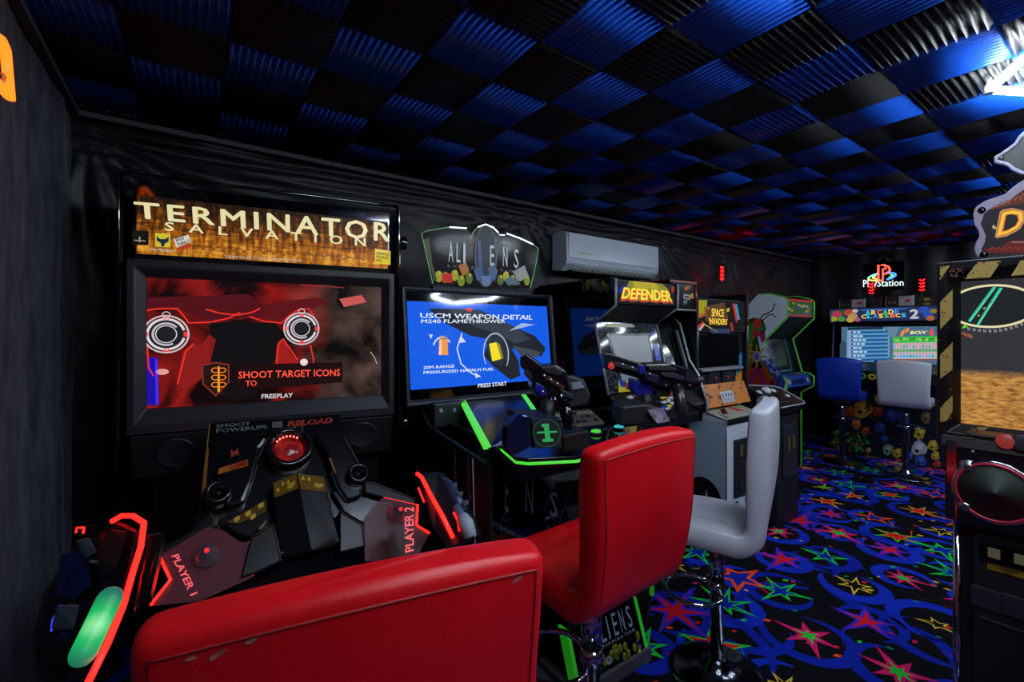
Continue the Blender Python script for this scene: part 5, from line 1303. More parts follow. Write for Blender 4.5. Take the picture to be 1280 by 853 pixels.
mq = G().box(CX0+.02, CX1-.02, y_m+.01, y_m+.30, z0_m+.01, z1_m-.01).build('marquee', M('marquee_black', '#08080a', .2), C)
q = Pan((CX0+.02, y_m+.01, z0_m+.01), (CX1-CX0-.04,0,0), (0,0,z1_m-z0_m-.02), None, .001)
q.rect((.035,.11,.03),0,0,1,1); q.layer(); q.rect((.45,.03,.04),0,0,1,.10); q.rect((.45,.03,.04),0,.88,1,1)
for i in range(14):
    x, y = rr.uniform(.03,.85), rr.uniform(.15,.75); q.k = 1+i % 3; q.poly(rr.choice([(.4,.40,.05),(.05,.10,.45),(.35,.38,.40),(.4,.05,.05),(.45,.25,.03)]), [(x,y),(x+.12,y),(x+.10,y+.12),(x+.02,y+.10)])
q.build('marquee_art', COLM('marquee_art5', .55, .2), mq)
y3, z3 = prof[4]; y4, z4 = prof[5]
G().hull8([(CX0+.02,y_m+.01,z0_m+.01),(CX1-.02,y_m+.01,z0_m+.01),(CX1-.02,y_m+.06,z0_m+.01),(CX0+.02,y_m+.06,z0_m+.01)], [(CX0+.02,y3+.04,z3),(CX1-.02,y3+.04,z3),(CX1-.02,y3+.08,z3),(CX0+.02,y3+.08,z3)]).build('overhang', BLKM, C)
gl = [(CX0+.02,y4+.06,z4),(CX1-.02,y4+.06,z4),(CX1-.02,y3+.05,z3),(CX0+.02,y3+.05,z3)]
bz = G().slab(gl, (0,.02,0)).build('screen_surround', M('teal_glass', '#10252c', .1, spec=.6), C)
q = Pan(gl[0], Vector(gl[1])-Vector(gl[0]), Vector(gl[3])-Vector(gl[0]), None, .002)
for i in range(20):
    x, y = rr.uniform(.0,.20), rr.uniform(.05,.9); q.k = i % 3; q.poly(rr.choice([(.30,.25,.05),(.20,.05,.03),(.10,.15,.30),(.25,.27,.30)]), [(x,y),(x+.10,y+.02),(x+.06,y+.07)])
q.k = 4; q.poly((.006,.010,.012), [(.30,.10),(.86,.10),(.86,.95),(.30,.95)]); q.k = 5; q.line((.05,.16,.19), [(.28,.98),(.30,.05),(.88,.05),(.88,.98)], .02)
q.build('surround_art', PRINTG, bz)
cpz = hX(1012,467,CX1); cpb = hX(1017,482,CX1)
cp_ = G().hull8([(CX0+.02,y4+.02,z4),(CX1-.02,y4+.02,z4),(CX1-.02,y4+.08,z4-.16),(CX0+.02,y4+.08,z4-.16)], [(CX0+.02,cpz.y,cpz.z-.012),(CX1-.02,cpz.y,cpz.z-.012),(CX1-.02,cpb.y+.01,cpb.z+.01),(CX0+.02,cpb.y+.01,cpb.z+.01)]).build('control_panel', M('blue_panel', (.012,.055,.33), .3), C, bev=.004)
q = Pan((CX0+.02,cpz.y,cpz.z-.011), (CX1-CX0-.04,0,0), (0,y4-cpz.y,z4-cpz.z+.012), None, .004)
for i in range(14): 
    x, y = rr.uniform(.05,.85), rr.uniform(.1,.75); q.k = i % 3; q.poly(rr.choice([(.45,.3,.05),(.4,.06,.04),(.35,.38,.42),(.02,.02,.04)]), [(x,y),(x+.08,y),(x+.10,y+.18),(x+.02,y+.15)])
q.build('panel_art', PRINTG, cp_)
q = Pan((CX0+.02,cpb.y,cpb.z+.01), (CX1-CX0-.04,0,0), (0,cpz.y-cpb.y,cpz.z-cpb.z-.02), None, .006)
for x in (.10,.80): q.poly((.5,.45,.42), [(x,.3),(x+.05,.3),(x+.08,.7),(x+.03,.7)]); q.poly((.5,.20,.05), [(x+.06,.3),(x+.09,.3),(x+.12,.7),(x+.09,.7)])
q.poly((.005,.01,.05), [(.28,.3),(.68,.3),(.74,.7),(.32,.7)]); q.build('panel_front_art', PRINTG, cp_)
G().box(CX0+.02, CX1-.02, prof[-1][0]+.02, prof[-1][0]+.05, .02, cpb.z).build('front_panel', BLK, C)

# ================================================================== AIR CONDITIONER
K_ = Thing('air_conditioner', 'white wall-mounted air conditioner above the yellow marquee cabinet', 'air conditioner', (2.95, 2.83, 1.93))
acp = [(2.83,1.945),(2.83,2.245),(2.72,2.250),(2.67,2.235),(2.655,2.20),(2.65,2.03),(2.66,1.985),(2.73,1.935)]
G().prism(acp, 'x', 2.385, 3.515).build('casing', M('ac_white', '#a9b4c4', .3, var=.03), K_, bev=.006)
G().box(2.40, 3.50, 2.644, 2.652, 2.03, 2.225).build('front_panel', M('ac_front', '#aeb9ca', .22, var=.02), K_, bev=.01)
for k in range(2): G().hull8([(2.47,2.655-.0,1.998-.022*k+.0),(3.42,2.655,1.998-.022*k),(3.42,2.70+.02*k,1.965-.022*k),(2.47,2.70+.02*k,1.965-.022*k)], [(2.47,2.650,1.994-.022*k),(3.42,2.650,1.994-.022*k),(3.42,2.695+.02*k,1.961-.022*k),(2.47,2.695+.02*k,1.961-.022*k)]).build('louvre', M('louvre_white', '#cfd6de', .35), K_)
g = G()
for k in range(14): g.box(2.50+k*.065, 2.503+k*.065, 2.675, 2.71, 1.948, 1.982)
g.build('vane', DARKG, K_)
G().box(2.45, 3.44, 2.662, 2.74, 1.93, 1.945).build('air_outlet', M('outlet_dark', '#1c2026', .5), K_)
q = Pan((2.40,2.644,2.03), (1.10,0,0), (0,0,.195), None, .001)
q.ring((.62,.62,.55), (.075,.42), .018, .016, .005, 0, 360, 14); q.ring((.62,.62,.55), (.10,.45), .014, .014, .004, 0, 360, 14); q.poly((.40,.36,.18), [(.10,.22),(.22,.19),(.22,.25),(.11,.28)])
q.build('badge', PRINT, K_)
G().box(2.45, 3.45, 2.81, 2.846, 1.96, 2.2).build('wall_bracket', STEEL, K_)

# ================================================================== RED ARROW LAMPS
RC = EM('arrow_red', (1., .002, .002), 34.)
def arrow_lamp(label, base, up, right, n, s, back=None, stand=None):
    t = Thing('arrow_lamp', label, 'lamp', base, 0, 'red arrow lamps'); B = Vector(base)
    nrm = right.cross(up)
    G().obox(B - right*s*1.0 + nrm*-.012, right*s*2.0, up*(n*s*1.25+s*.6), nrm*.008).build('backplate', BLKG, t)
    for k in range(n):
        c = B + up*(s*.5 + k*s*1.25)
        G().tube([c - right*s*.7 + up*s*.55, c, c + right*s*.7 + up*s*.55], s*.18, 6).build('chevron', RC, t, smooth=True)
    if stand: G().box(B.x-.012, B.x+.012, B.y-.012, B.y+.012, stand, B.z+.02).build('stand', BLKM, t)
b0 = hY(902.5, 352, 2.79)
arrow_lamp('red arrow lamp on the drape above the orange cabinet, right of the air conditioner', tuple(b0), Vector((0,0,1)), Vector((1,0,0)), 4, .034)

# ================================================================== FAR FOUR-PLAYER MACHINE
KX = 6.45
def kx(px, py, x=KX): return hX(px, py, x)
yl_, yr_ = 2.35, 1.08
Q = Thing('arcade_machine', 'wide multi-game cabinet with a colourful marquee and menu screen at the far wall', 'arcade machine', (KX, 1.715, 0), -pi/2)
mt, mb = kx(1037,387).z, kx(1037,402.5).z
for y in (yl_-.02, yr_):
    G().prism([(KX+.02,mt+.01),(KX,mt),(KX,mb),(KX+.10,mb-.03),(KX+.06,1.10),(KX-.16,1.00),(KX-.16,.88),(KX+.02,.80),(KX+.02,0),(7.05,0),(7.05,mt+.01)], 'y', y, y+.02).build('side_panel', BLK, Q)
    G().tube([(KX,y+.01,mt),(KX,y+.01,mb),(KX+.10,y+.01,mb-.03),(KX+.06,y+.01,1.10),(KX-.16,y+.01,1.0)], .012, 6).build('edge_moulding', M('edge_blue_grey', '#46507a', .3), Q, smooth=True)
G().box(KX+.12, 7.0, yr_+.02, yl_-.02, 0, mt).build('cabinet', BLKM, Q)
mq = G().box(KX+.005, KX+.12, yr_+.02, yl_-.02, mb, mt).build('marquee', M('marquee_black', '#08080a', .2), Q)
q = Pan((KX+.005, yl_-.02, mb), (0,yr_-yl_+.04,0), (0,0,mt-mb), None, .002)
q.rect((.02,.03,.10),0,0,1,1); q.layer(); q.px((.02,.10,.03), [(1037.5,389),(1055,388),(1055,402),(1037.5,402)]); q.px((.03,.12,.45), [(1072,387),(1140,384.5),(1130,387),(1080,389)]); q.layer()
for x, y, c, r in ((1046,393,(.45,.04,.10),.05),(1042,399,(.35,.35,.03),.04),(1052,399,(.08,.30,.05),.04),(1061,391,(.50,.06,.03),.05),(1066,396,(.5,.30,.12),.05),(1069,389,(.55,.5,.45),.03),(1063,400,(.55,.40,.05),.04),(1072,400,(.45,.1,.2),.03),
                  (1155,388,(.03,.08,.45),.05),(1160,394,(.03,.08,.45),.04),(1163,398,(.45,.15,.04),.035),(1167,389,(.3,.2,.05),.03)):
    q.dpx(c, x, y, r, r*.8); q.layer()
q.build('marquee_art', COLM('marquee_art6', .8, .2), mq)
cols = [(.05,.55,.85),(.9,.65,.06),(.85,.12,.08),(.10,.60,.15),(.95,.75,.1),(.06,.25,.85)]
for i, ch in enumerate('ARCADE'):
    x = 1082+i*7.2; q.tpx(ch, (x,388.2-.25*i), (x,394-.25*i), (x+6.3,388-.25*i), (x+6.3,393.8-.25*i), EM('bubble_%d' % (i % 6), cols[i % 6], .9), mq, bold=.05, k=14)
for i, ch in enumerate('CLASSICS'):
    x = 1077+i*7.1; c = (i*5+1) % 6; q.tpx(ch, (x,393.5-.25*i), (x,398.6-.25*i), (x+6.2,393.3-.25*i), (x+6.2,398.4-.25*i), EM('bubble_%d' % c, cols[c], .9), mq, bold=.05, k=15)
q.tpx('2', (1137,387), (1137,399), (1149,386), (1149,398.5), EM('silver_digit', (.55,.58,.65), .8), mq, bold=.06, k=15)
zs1, zs0 = kx(1050,409,KX+.09).z, kx(1050,463,KX+.09).z
scr = G().box(KX+.085, KX+.12, yr_+.04, yl_-.04, zs0-.03, zs1+.02).build('screen_bezel', BLKG, Q)
q = Pan((KX+.085, yl_-.10, zs0), (0,yr_-yl_+.20,0), (0,0,zs1-zs0), None, .002)
q.rect((.07,.15,.24), 0,0,1,1); q.layer(); q.px((.035,.07,.12), [(1050,430),(1056,425),(1062,440),(1055,450),(1050,452)]); q.px((.13,.24,.34), [(1108,409),(1124,409),(1118,424),(1112,420)])
q.layer(); q.px((.14,.34,.52), [(1059,412),(1106,410),(1112,421),(1112,446),(1106,452),(1058,454)]); q.layer()
for i in range(8): q.px((.012,.11,.34), [(1062,414.5+i*4.9),(1110,413.5+i*4.9),(1110,416.5+i*4.9),(1062,417.7+i*4.9)])
q.px((.01,.03,.07), [(1060,409.5),(1104,408.5),(1104,412),(1060,413)]); q.layer()
for i in range(8):
    q.px((.40,.35,.65), [(1061,414+i*4.9),(1064,414+i*4.9),(1064,417.5+i*4.9),(1061,417.5+i*4.9)])
q.px((.04,.5,.05), [(1116.5,421.5),(1175,420),(1175,428),(1116.5,429)]); q.px((.5,.5,.55), [(1116.5,429),(1175,428),(1175,443),(1116.5,443.5)]); q.px((.02,.30,.03), [(1116.5,436.5),(1175,436),(1175,440),(1116.5,440.5)]); q.px((.35,.55,.62), [(1116.5,443.5),(1175,443),(1175,449),(1116.5,449)])
q.px((.3,.06,.04), [(1116.5,449),(1175,448.5),(1175,450.5),(1116.5,451)]); q.layer()
for i in range(14):
    x = 1117+i*4; q.px((.65,.05,.08), [(x,429.5),(x+2.4,429.5),(x+1.2,431.5)]); q.px((.65,.05,.08), [(x,441.5),(x+2.4,441.5),(x+1.2,443.5)])
    q.px(rr.choice([(.5,.2,.6),(.1,.35,.8),(.7,.3,.3),(.05,.35,.3)]), [(x,432),(x+3,432),(x+2,435.5),(x,435.5)]); q.px(rr.choice([(.5,.2,.6),(.1,.35,.8),(.7,.3,.3),(.05,.3,.3)]), [(x,444),(x+3,444),(x+2,447.5),(x,447.5)])
    q.dpx(rr.choice([(.15,.6,.1),(.03,.3,.03),(.4,.6,.2)]), x+1.5, 424.5+rr.uniform(-1.5,1.5), .014, .014)
q.build('screen_picture', COLM('menu_picture', .95, .12), scr)
wt2 = EM('menu_white_text', (.75,.85,1.), .9)
q.tpx('P', (1127,414.5), (1125,421), (1137,409), (1137,418), EM('logo_orange', (.95,.25,.03), .95), scr, bold=.05, k=8)
q.tpx('BOX', (1137.5,414), (1137.5,418), (1160,413.5), (1158,417.5), EM('logo_yellow', (.95,.85,.3), .95), scr, bold=.04, shear=.2, k=8)
q.tpx('6', (1162,411), (1162,420), (1168,410), (1168,419.5), EM('logo_red', (.95,.08,.05), .95), scr, bold=.05, k=8)
ml = Pan((KX+.085, yl_-.10, zs0), (0,yr_-yl_+.20,0), (0,0,zs1-zs0), None, .004)
for i in range(8):
    x = 1066.5
    for j in range(rr.choice((2,3))):
        w_ = rr.uniform(3,6); ml.px((.55,.68,.85), [(x,414.6+i*4.9),(x+w_,414.5+i*4.9),(x+w_,416.6+i*4.9),(x,416.7+i*4.9)]); x += w_+1.4
ml.build('menu_entry', COLM('menu_entry', .9, .12), scr, kind='stuff')
# control panel and front with generic splashes of colour
cp_ = G().hull8([(KX+.06,yl_-.02,1.10),(KX+.06,yr_+.02,1.10),(KX+.10,yr_+.02,.85),(KX+.10,yl_-.02,.85)], [(KX-.155,yl_-.02,1.0),(KX-.155,yr_+.02,1.0),(KX-.155,yr_+.02,.885),(KX-.155,yl_-.02,.885)]).build('control_panel', BLK, Q, bev=.004)
q = Pan((KX-.155,yl_-.02,1.0), (0,yr_-yl_+.04,0), (.215,0,.10), None, .003)
for i in range(40):
    x, y = rr.uniform(.02,.93), rr.uniform(.05,.85); q.k = i % 5; q.poly(rr.choice([(.3,.25,.03),(.03,.2,.05),(.04,.08,.35),(.35,.05,.04),(.02,.03,.06)]), [(x,y),(x+.05,y),(x+.04,y+.14),(x+.01,y+.12)])
q.build('panel_art', PRINTG, cp_)
q = Pan((KX-.155,yl_-.02,.89), (0,yr_-yl_+.04,0), (0,0,.105), None, .003)
for i, c in enumerate(((.08,.4,.06),(.55,.42,.04),(.10,.3,.6),(.45,.05,.04),(.5,.3,.05),(.05,.1,.4))): 
    q.ring(c, (.30+.075*i,.5), .04, .036, .022, 0, 360, 14); q.layer()
q.build('panel_front_art', PRINTG, cp_)
for i in range(4):
    y = yl_-.20-i*.29
    G().tube([(KX-.06,y,1.04),(KX-.065,y,1.10)], .006, 6).lathe([(0,-.018),(.013,-.012),(.018,0),(.013,.012),(0,.018)], 12, (KX-.066,y,1.115)).build('joystick', M('joystick_'+('red','blue','green','yellow')[i], ('#b01414','#1830b0','#158a30','#c0a010')[i], .25), Q, smooth=True)
    for k in range(4): G().lathe([(.014,0),(.012,.010),(0,.011)], 10, (KX-.03-.045*(k//2), y-.07-.045*(k % 2), 1.057-.021*(k//2)), (-.4,0,.9)).build('button', M('button_white', '#c8ccd0', .3), Q, smooth=True)
fp = G().box(KX+.02, KX+.12, yr_+.02, yl_-.02, 0, .86).build('front_panel', BLK, Q)
q = Pan((KX+.02,yl_-.02,0), (0,yr_-yl_+.04,0), (0,0,.86), None, .003)
rb = random.Random(21)
def blob(col, x, y, r, n=9, j=.25):
    a0 = rb.uniform(0,6); q.px(col, [(x+r*(1+rb.uniform(-j,j))*cos(a0+2*pi*i/n), y+r*(1+rb.uniform(-j,j))*sin(a0+2*pi*i/n)) for i in range(n)])
q.rect((.012,.014,.028),0,0,1,1); q.layer()
for i in range(60): q.k = 1; blob(rb.choice([(.05,.3,.04),(.10,.35,.05),(.03,.15,.04),(.30,.28,.04),(.25,.04,.03)]), rb.uniform(1040,1085), rb.uniform(538,568), rb.uniform(1.2,3.2))
for x, y, r, c in ((1078,512,12,(.45,.24,.02)),(1062,515,7,(.42,.07,.01)),(1083,509,6,(.10,.03,.01)),(1071,530,6,(.5,.16,.02)),(1082,538,5,(.45,.05,.02)),(1102,498,8,(.40,.36,.05)),(1098,514,7,(.28,.03,.03)),(1114,520,8,(.03,.05,.30)),(1128,523,6,(.03,.05,.28)),
                   (1100,535,7,(.03,.06,.32)),(1110,562,7,(.22,.32,.20)),(1122,566,6,(.45,.34,.03)),(1123,577,4,(.4,.05,.03)),(1150,541,8,(.50,.36,.03)),(1148,561,10,(.45,.46,.50)),(1150,576,8,(.04,.10,.42)),(1137,570,5,(.04,.10,.42)),(1166,557,7,(.48,.36,.03)),(1169,570,6,(.48,.34,.03)),(1172,580,5,(.42,.05,.03)),
                   (1158,522,7,(.20,.12,.06)),(1090,574,4,(.04,.12,.4)),(1106,549,5,(.03,.08,.4)),(1086,563,4,(.5,.25,.12))):
    q.k = 2; blob(c, x, y, r); q.k = 3; blob(tuple(min(1, k*1.5+.02) for k in c), x+r*.2, y-r*.25, r*.45); q.k = 4; blob((.012,.010,.014), x-r*.2, y+r*.3, r*.22)
for i in range(70): q.k = 1; blob(rb.choice([(.4,.4,.4),(.3,.25,.1),(.1,.2,.4),(.3,.05,.05)]), rb.uniform(1036,1176), rb.uniform(500,585), rb.uniform(.3,.7), 5)
q.build('front_art', PRINT, fp)
# boxes on top of it
for i, (x0, x1, y0, y1, xx, lab) in enumerate(((1049.5,1083,383.5,373,6.62,'dark carton with a grey end, leftmost on top of the far cabinet'), (1086,1103,381.5,372,6.70,'small brown carton between the two grey-ended ones on the far cabinet'), (1107,1144,382,368.5,6.62,'dark carton with a larger grey end and red print, on the far cabinet'), (1146,1168,380,370,6.72,'dark carton with yellow print at the right end of the far cabinet top'))):
    a, c = kx(x0,y0,xx), kx(x1,y1,xx); z0 = mt+.008
    t = Thing('console_box', lab, 'box', (xx, (a.y+c.y)/2, z0), 0, 'boxes on the far cabinet')
    bx = G().box(xx, xx+.16, c.y, a.y, z0, max(c.z, z0+.08)).build('carton', M('carton_dark', '#150f10', .5), t, bev=.003)
    zt_ = max(c.z, z0+.08)
    q = Pan((xx, a.y, z0), (0, c.y-a.y, 0), (0,0,zt_-z0), None, .001)
    if i in (0, 2):
        q.rect((.30,.31,.34), .46,.10,.97,.92); q.layer(); q.rect((.50,.51,.54), .92,.08,.97,.95); q.rect((.40,.42,.44), .0,.05,.02,.9); q.rect((.45,.02,.015), .66,.38,.84,.62); q.rect((.45,.46,.5), .55,.34,.58,.68)
        for k in range(4): q.rect((.35,.36,.4), .10+k*.08,.30,.115+k*.08,.52)
    elif i == 1: q.rect((.12,.04,.03), .78,.05,.98,.95); q.rect((.25,.26,.28), .10,.62,.42,.70); q.rect((.2,.2,.22), .4,.2,.6,.26)
    else: q.rect((.45,.36,.03), .05,.18,.80,.28); q.rect((.40,.30,.03), .15,.6,.75,.8); q.rect((.2,.06,.05), .2,.4,.7,.5)
    q.build('print', PRINT, t)
for i, (px_, py_, xx) in enumerate(((1089, 369.5, 6.60), (1152.5, 365.5, 6.68))):
    B = kx(px_, py_, xx)
    arrow_lamp(('red arrow lamp in front of the neon sign on the far cabinet', 'red arrow lamp right of the neon sign, at the far right of the cabinet top')[i], tuple(B), Vector((0,0,1)), Vector((0,-1,0)), 4, .030, stand=mt+.008)

# ================================================================== NEON SIGN ON THE FAR WALL
NX = 7.13
def nk(*pts): return [hX(x, y, NX) for x, y in pts]
N = Thing('neon_sign', 'neon game sign with a red letter and white word hanging on the far wall', 'sign', tuple(hX(1104,345,NX)))
G().tube(nk((1097.8,351),(1097.8,331.5),(1105,331.5),(1111,334),(1112.5,337.5),(1110,341.5),(1103.5,343)), .011, 6).build('red_tube', EM('neon_red', (1.,.07,.05), 3.), N, smooth=True)
G().tube(nk((1103.5,351),(1103.5,336),(1106,335),(1107.5,337)), .009, 6).build('red_tube', EM('neon_red', (1.,.07,.05), 3.), N, smooth=True)
G().tube(nk((1097.8,351),(1103.5,351)), .009, 6).build('red_tube', EM('neon_red', (1.,.07,.05), 3.), N, smooth=True)
def ell(a0, a1, cx=1102.5, cy=346, rx=17, ry=4.6, n=16): return nk(*[(cx+rx*cos(math.radians(a0+(a1-a0)*i/n)), cy-(rx*cos(math.radians(a0+(a1-a0)*i/n)))*.14-ry*sin(math.radians(a0+(a1-a0)*i/n))) for i in range(n+1)])
for a0, a1, c, nm in ((105,180,(.12,.75,.70),'teal'),(180,255,(1.,.70,.10),'yellow'),(290,360,(.05,.25,1.),'blue'),(0,70,(.10,.30,1.),'blue')):
    G().tube(ell(a0, a1), .010, 6).build(nm+'_tube', EM('neon_'+nm, c, 2.4), N, smooth=True)
G().tube(ell(130,240,rx=10,ry=2.4,cx=1101), .008, 6).build('yellow_tube', EM('neon_yellow', (1.,.70,.10), 2.4), N, smooth=True)
G().tube(ell(300,410,rx=10,ry=2.4,cx=1106), .008, 6).build('green_tube', EM('neon_green', (.2,.8,.4), 1.6), N, smooth=True)
q = Pan(tuple(hX(1078,365,NX)), (0,-.8,0), (0,0,.3), None, .002)
q.tpx('PlayStation', (1079,350), (1079,362), (1129.5,349), (1129.5,360), EM('neon_white', (.75,.95,.92), 1.3), N, bold=.005, k=2)
G().box(NX+.012, NX+.018, hX(1130,340,NX).y, hX(1079,340,NX).y, hX(1104,363,NX).z, hX(1104,328,NX).z).build('backing', M('clear_dark_acrylic', '#060608', .1), N)
G().tube(nk((1097,328),(1104,319),(1111.5,326.5)), .003, 5).build('hanging_wire', M('wire_white', '#8a8a92', .4), N, smooth=True)

# ================================================================== ORANGE NEON AT THE LEFT EDGE
LX = X0 + .06
O = Thing('neon_sign', 'orange neon sign outline on the black wall at the upper left edge', 'sign', tuple(hX(6,90,LX)))
ol = [hX(-14,38,LX), hX(2,50,LX), hX(7,62,LX), hX(12.5,124,LX), hX(4,113,LX), hX(-16,88,LX)]
G().tube(ol, .011, 8).build('orange_tube', EM('neon_orange', (1.,.12,.006), 3.2), O, smooth=True)
n_ = Vector((.018,0,0)); G().slab([p - n_ for p in ol], (-.006,0,0)).build('backing', BLKG, O)
G().tube([hX(3,92,LX), hX(6,97,LX), hX(3,104,LX)], .004, 6).build('inner_tube', EM('neon_orange_dim', (1.,.2,.03), .5), O, smooth=True)

# ================================================================== RIGHT-HAND MACHINE
RX = 2.06
def rx(px, py, x=RX): return hX(px, py, x)
yc = .045
R_ = Thing('arcade_machine', 'black cabinet with a hazard-striped screen frame and fiery lettered topper at the right edge', 'arcade machine', (RX, yc, 0), -pi/2)
yL = rx(1172, 430).y; hw = yL - yc
zt, zb = rx(1173, 329).z, rx(1173, 547).z
G().box(RX+.06, 2.72, yc-hw+.03, yc+hw-.03, 0, zt-.02).build('cabinet', BLK, R_, bev=.008)
MR = Matrix.Translation((RX, yc, zb)) @ Matrix.Rotation(-pi/2, 4, 'Z')
si = hw - .052; H_ = zt - zb
z0i = rx(1196,530).z - zb; z1i = rx(1196,352).z - zb
bz = frame4(MR, hw, 0, H_, si, z0i, z1i, -.01, .025, .09).build('screen_frame', M('frame_black_scuffed', '#0c0c0e', .3, var=.3), R_, bev=.003)
q = Pan((-hw,-.01,0), (2*hw,0,0), (0,0,H_), MR, .003)
HZ = (.34,.24,.07)
for l in ([(1175,351),(1175.5,334),(1188,332)], [(1175.5,412),(1175.5,378),(1191,362),(1191,396)], [(1175.5,474),(1175.5,444),(1191,428),(1191,462)], [(1175.5,528),(1175.5,510),(1191,494),(1191,514),(1184,526)],
          [(1206,349),(1222,328),(1252,326),(1238,347)], [(1264,345),(1276,326),(1290,325),(1290,343)], [(1206,543),(1222,534),(1236,534),(1224,543)]): q.px(HZ, l)
q.k = 1
for i in range(60):
    x, y = rb.uniform(1174,1280), rb.uniform(328,350)
    if i % 2: x, y = rb.uniform(1174,1191), rb.uniform(330,540)
    blob((.012,.012,.013) if i % 3 else (.16,.08,.04), x, y, rb.uniform(.4,1.6), 6)
for i in range(14): blob((.10,.05,.03), rb.uniform(1186,1206), rb.uniform(334,346), rb.uniform(.8,2.2), 7)
q.build('hazard_stripes', PRINT, bz)
sm, nt, b = nodes_of('desert_screen')
tc = nt.nodes.new('ShaderNodeTexCoord'); sp = nt.nodes.new('ShaderNodeSeparateXYZ'); nt.links.new(tc.outputs['Object'], sp.inputs['Vector'])
mp = nt.nodes.new('ShaderNodeMapping'); mp.inputs['Scale'].default_value = (24, 40, 70); nt.links.new(tc.outputs['Object'], mp.inputs['Vector'])
n1 = nt.nodes.new('ShaderNodeTexNoise'); n1.inputs['Scale'].default_value = 2.2; n1.inputs['Detail'].default_value = 5; nt.links.new(mp.outputs['Vector'], n1.inputs['Vector'])
r1 = nt.nodes.new('ShaderNodeValToRGB'); r1.color_ramp.elements[0].position = .3; r1.color_ramp.elements[0].color = (.22,.085,.02,1); r1.color_ramp.elements[1].position = .75; r1.color_ramp.elements[1].color = (.85,.42,.09,1)
nt.links.new(n1.outputs['Fac'], r1.inputs['Fac'])
zh = rx(1200, 463).z
st_ = nt.nodes.new('ShaderNodeMapRange'); st_.inputs['From Min'].default_value = zh-.02; st_.inputs['From Max'].default_value = zh+.005; nt.links.new(sp.outputs['Z'], st_.inputs['Value'])
mx = nt.nodes.new('ShaderNodeMix'); mx.data_type = 'RGBA'; nt.links.new(st_.outputs['Result'], mx.inputs['Factor']); nt.links.new(r1.outputs['Color'], mx.inputs[6]); mx.inputs[7].default_value = (.035,.034,.042,1)
nt.links.new(mx.outputs[2], b.inputs['Emission Color']); b.inputs['Emission Strength'].default_value = .85; b.inputs['Base Color'].default_value = (.01,.01,.012,1); b.inputs['Roughness'].default_value = .08
scr = G(MR).box(-si, si, .030, .06, z0i-.005, z1i+.005).build('screen', sm, R_)
q = Pan((-si,.030,z0i), (2*si,0,0), (0,0,z1i-z0i), MR, .002)
q.layer()
q.dpx((.012,.014,.016), 1238, 383, .098, .066)
q.layer(); q.ring((.85,.78,.45), q.st(1238,383), .104, .070, .007, 0, 360, 40)
q.px((.02,.50,.30), [(1210,401),(1213,403),(1246,359),(1241,359)]); q.px((.02,.50,.30), [(1220,407),(1223,408),(1254,360),(1249,360)]); q.layer(); q.px((.2,.9,.6), [(1212,402),(1213,402.5),(1244.5,359.5),(1243.5,359.5)]); q.px((.2,.9,.6), [(1222,407),(1223,407.5),(1252.5,360.5),(1251.5,360.5)])
for x, y in ((1229,386),(1222,395),(1236,382)): q.px((.6,.5,.1), [(x,y),(x+2,y-2),(x+3,y),(x+1,y+1)])
q.px((.20,.75,.02), [(1202.5,411),(1206,406),(1210,409)]); q.px((.30,.09,.05), [(1201,415),(1216,419),(1216,424),(1203,418.5)])
for i in range(11): x = 1210+i*6.6; y = 411 + 4*sin((i-1)/3.4) - .09*i*i; q.lpx((.35,.36,.38), [(x,y),(x+.6,y+3)], .002); q.lpx((.35,.36,.38), [(x+2,y),(x+2.6,y+3)], .002)
q.build('screen_picture', COLM('desert_picture', .9, .1), scr)
# control shelf
sh = G().prism([(RX+.05,1.13),(RX-.03,1.10),(1.955,1.125),(1.945,1.09),(RX+.05,1.07)], 'y', yc-hw+.02, yc+hw-.03).build('control_shelf', BLKM, R_, bev=.004)
G().box(1.955, 2.04, yc-hw+.05, rx(1205,545,1.96).y, 1.10, rx(1205,540,1.96).z).build('control_box', BLK, R_, bev=.006)
G().lathe([(.022,0),(.022,.006),(.014,.010),(0,.012)], 18, rx(1258,552,1.952), (-1,0,.1)).build('button', EM('button_dull_red', (.6,.05,.04), .35), R_, smooth=True)
G().lathe([(.024,0),(.026,.006),(.02,.008)], 18, rx(1277,554,1.952), (-1,0,.1)).build('button_ring', DARKG, R_, smooth=True)
G().slab([rx(1204,548,1.95),rx(1214,535,2.0),rx(1222,535,2.0),rx(1216,549,1.95)], (.01,0,-.01)).build('shelf_bracket', M('bracket_tan', '#4a3a2a', .4), R_)
# speaker panel
ySP = rx(1197, 600, 1.95).y; z1p, z0p = rx(1197,553,1.95).z, rx(1197,652,1.95).z
spn = G().box(1.95, 2.06, yc-(ySP-yc), ySP, z0p, z1p).build('speaker_panel', M('panel_blue_black', '#0d0f16', .3), R_, bev=.004)
G().box(1.945, 2.07, ySP, ySP+.028, z0p, z1p+.004).build('chrome_corner', CHROME, R_, bev=.004)
sc_ = rx(1243, 616, 1.95)
G().lathe([(.079,.0),(.079,.009),(.082,.012),(.088,.009),(.089,0)], 44, sc_, (-1,0,0)).build('speaker_ring', M('ring_pink', '#b0304a', .3, .3), spn, smooth=True)
G().lathe([(.094,0),(.094,.004),(.090,.006)], 44, sc_, (-1,0,0)).build('chrome_ring', CHROME, spn, smooth=True)
G().lathe([(.0,.003),(.03,.004),(.07,.007),(.080,.008)], 36, sc_, (-1,0,0)).build('speaker_mesh', M('mesh_green_black', '#2a332e', .5, var=.5, scale=400), spn, smooth=True)
for x, y in ((1210.5,583.5),(1207,633)):
    e = rx(x, y, 1.95); G().lathe([(.006,.012),(.011,.012),(.013,.006),(.020,.003),(.022,0)], 16, e, (-1,0,0)).build('speaker_ear', STEEL, spn, smooth=True)
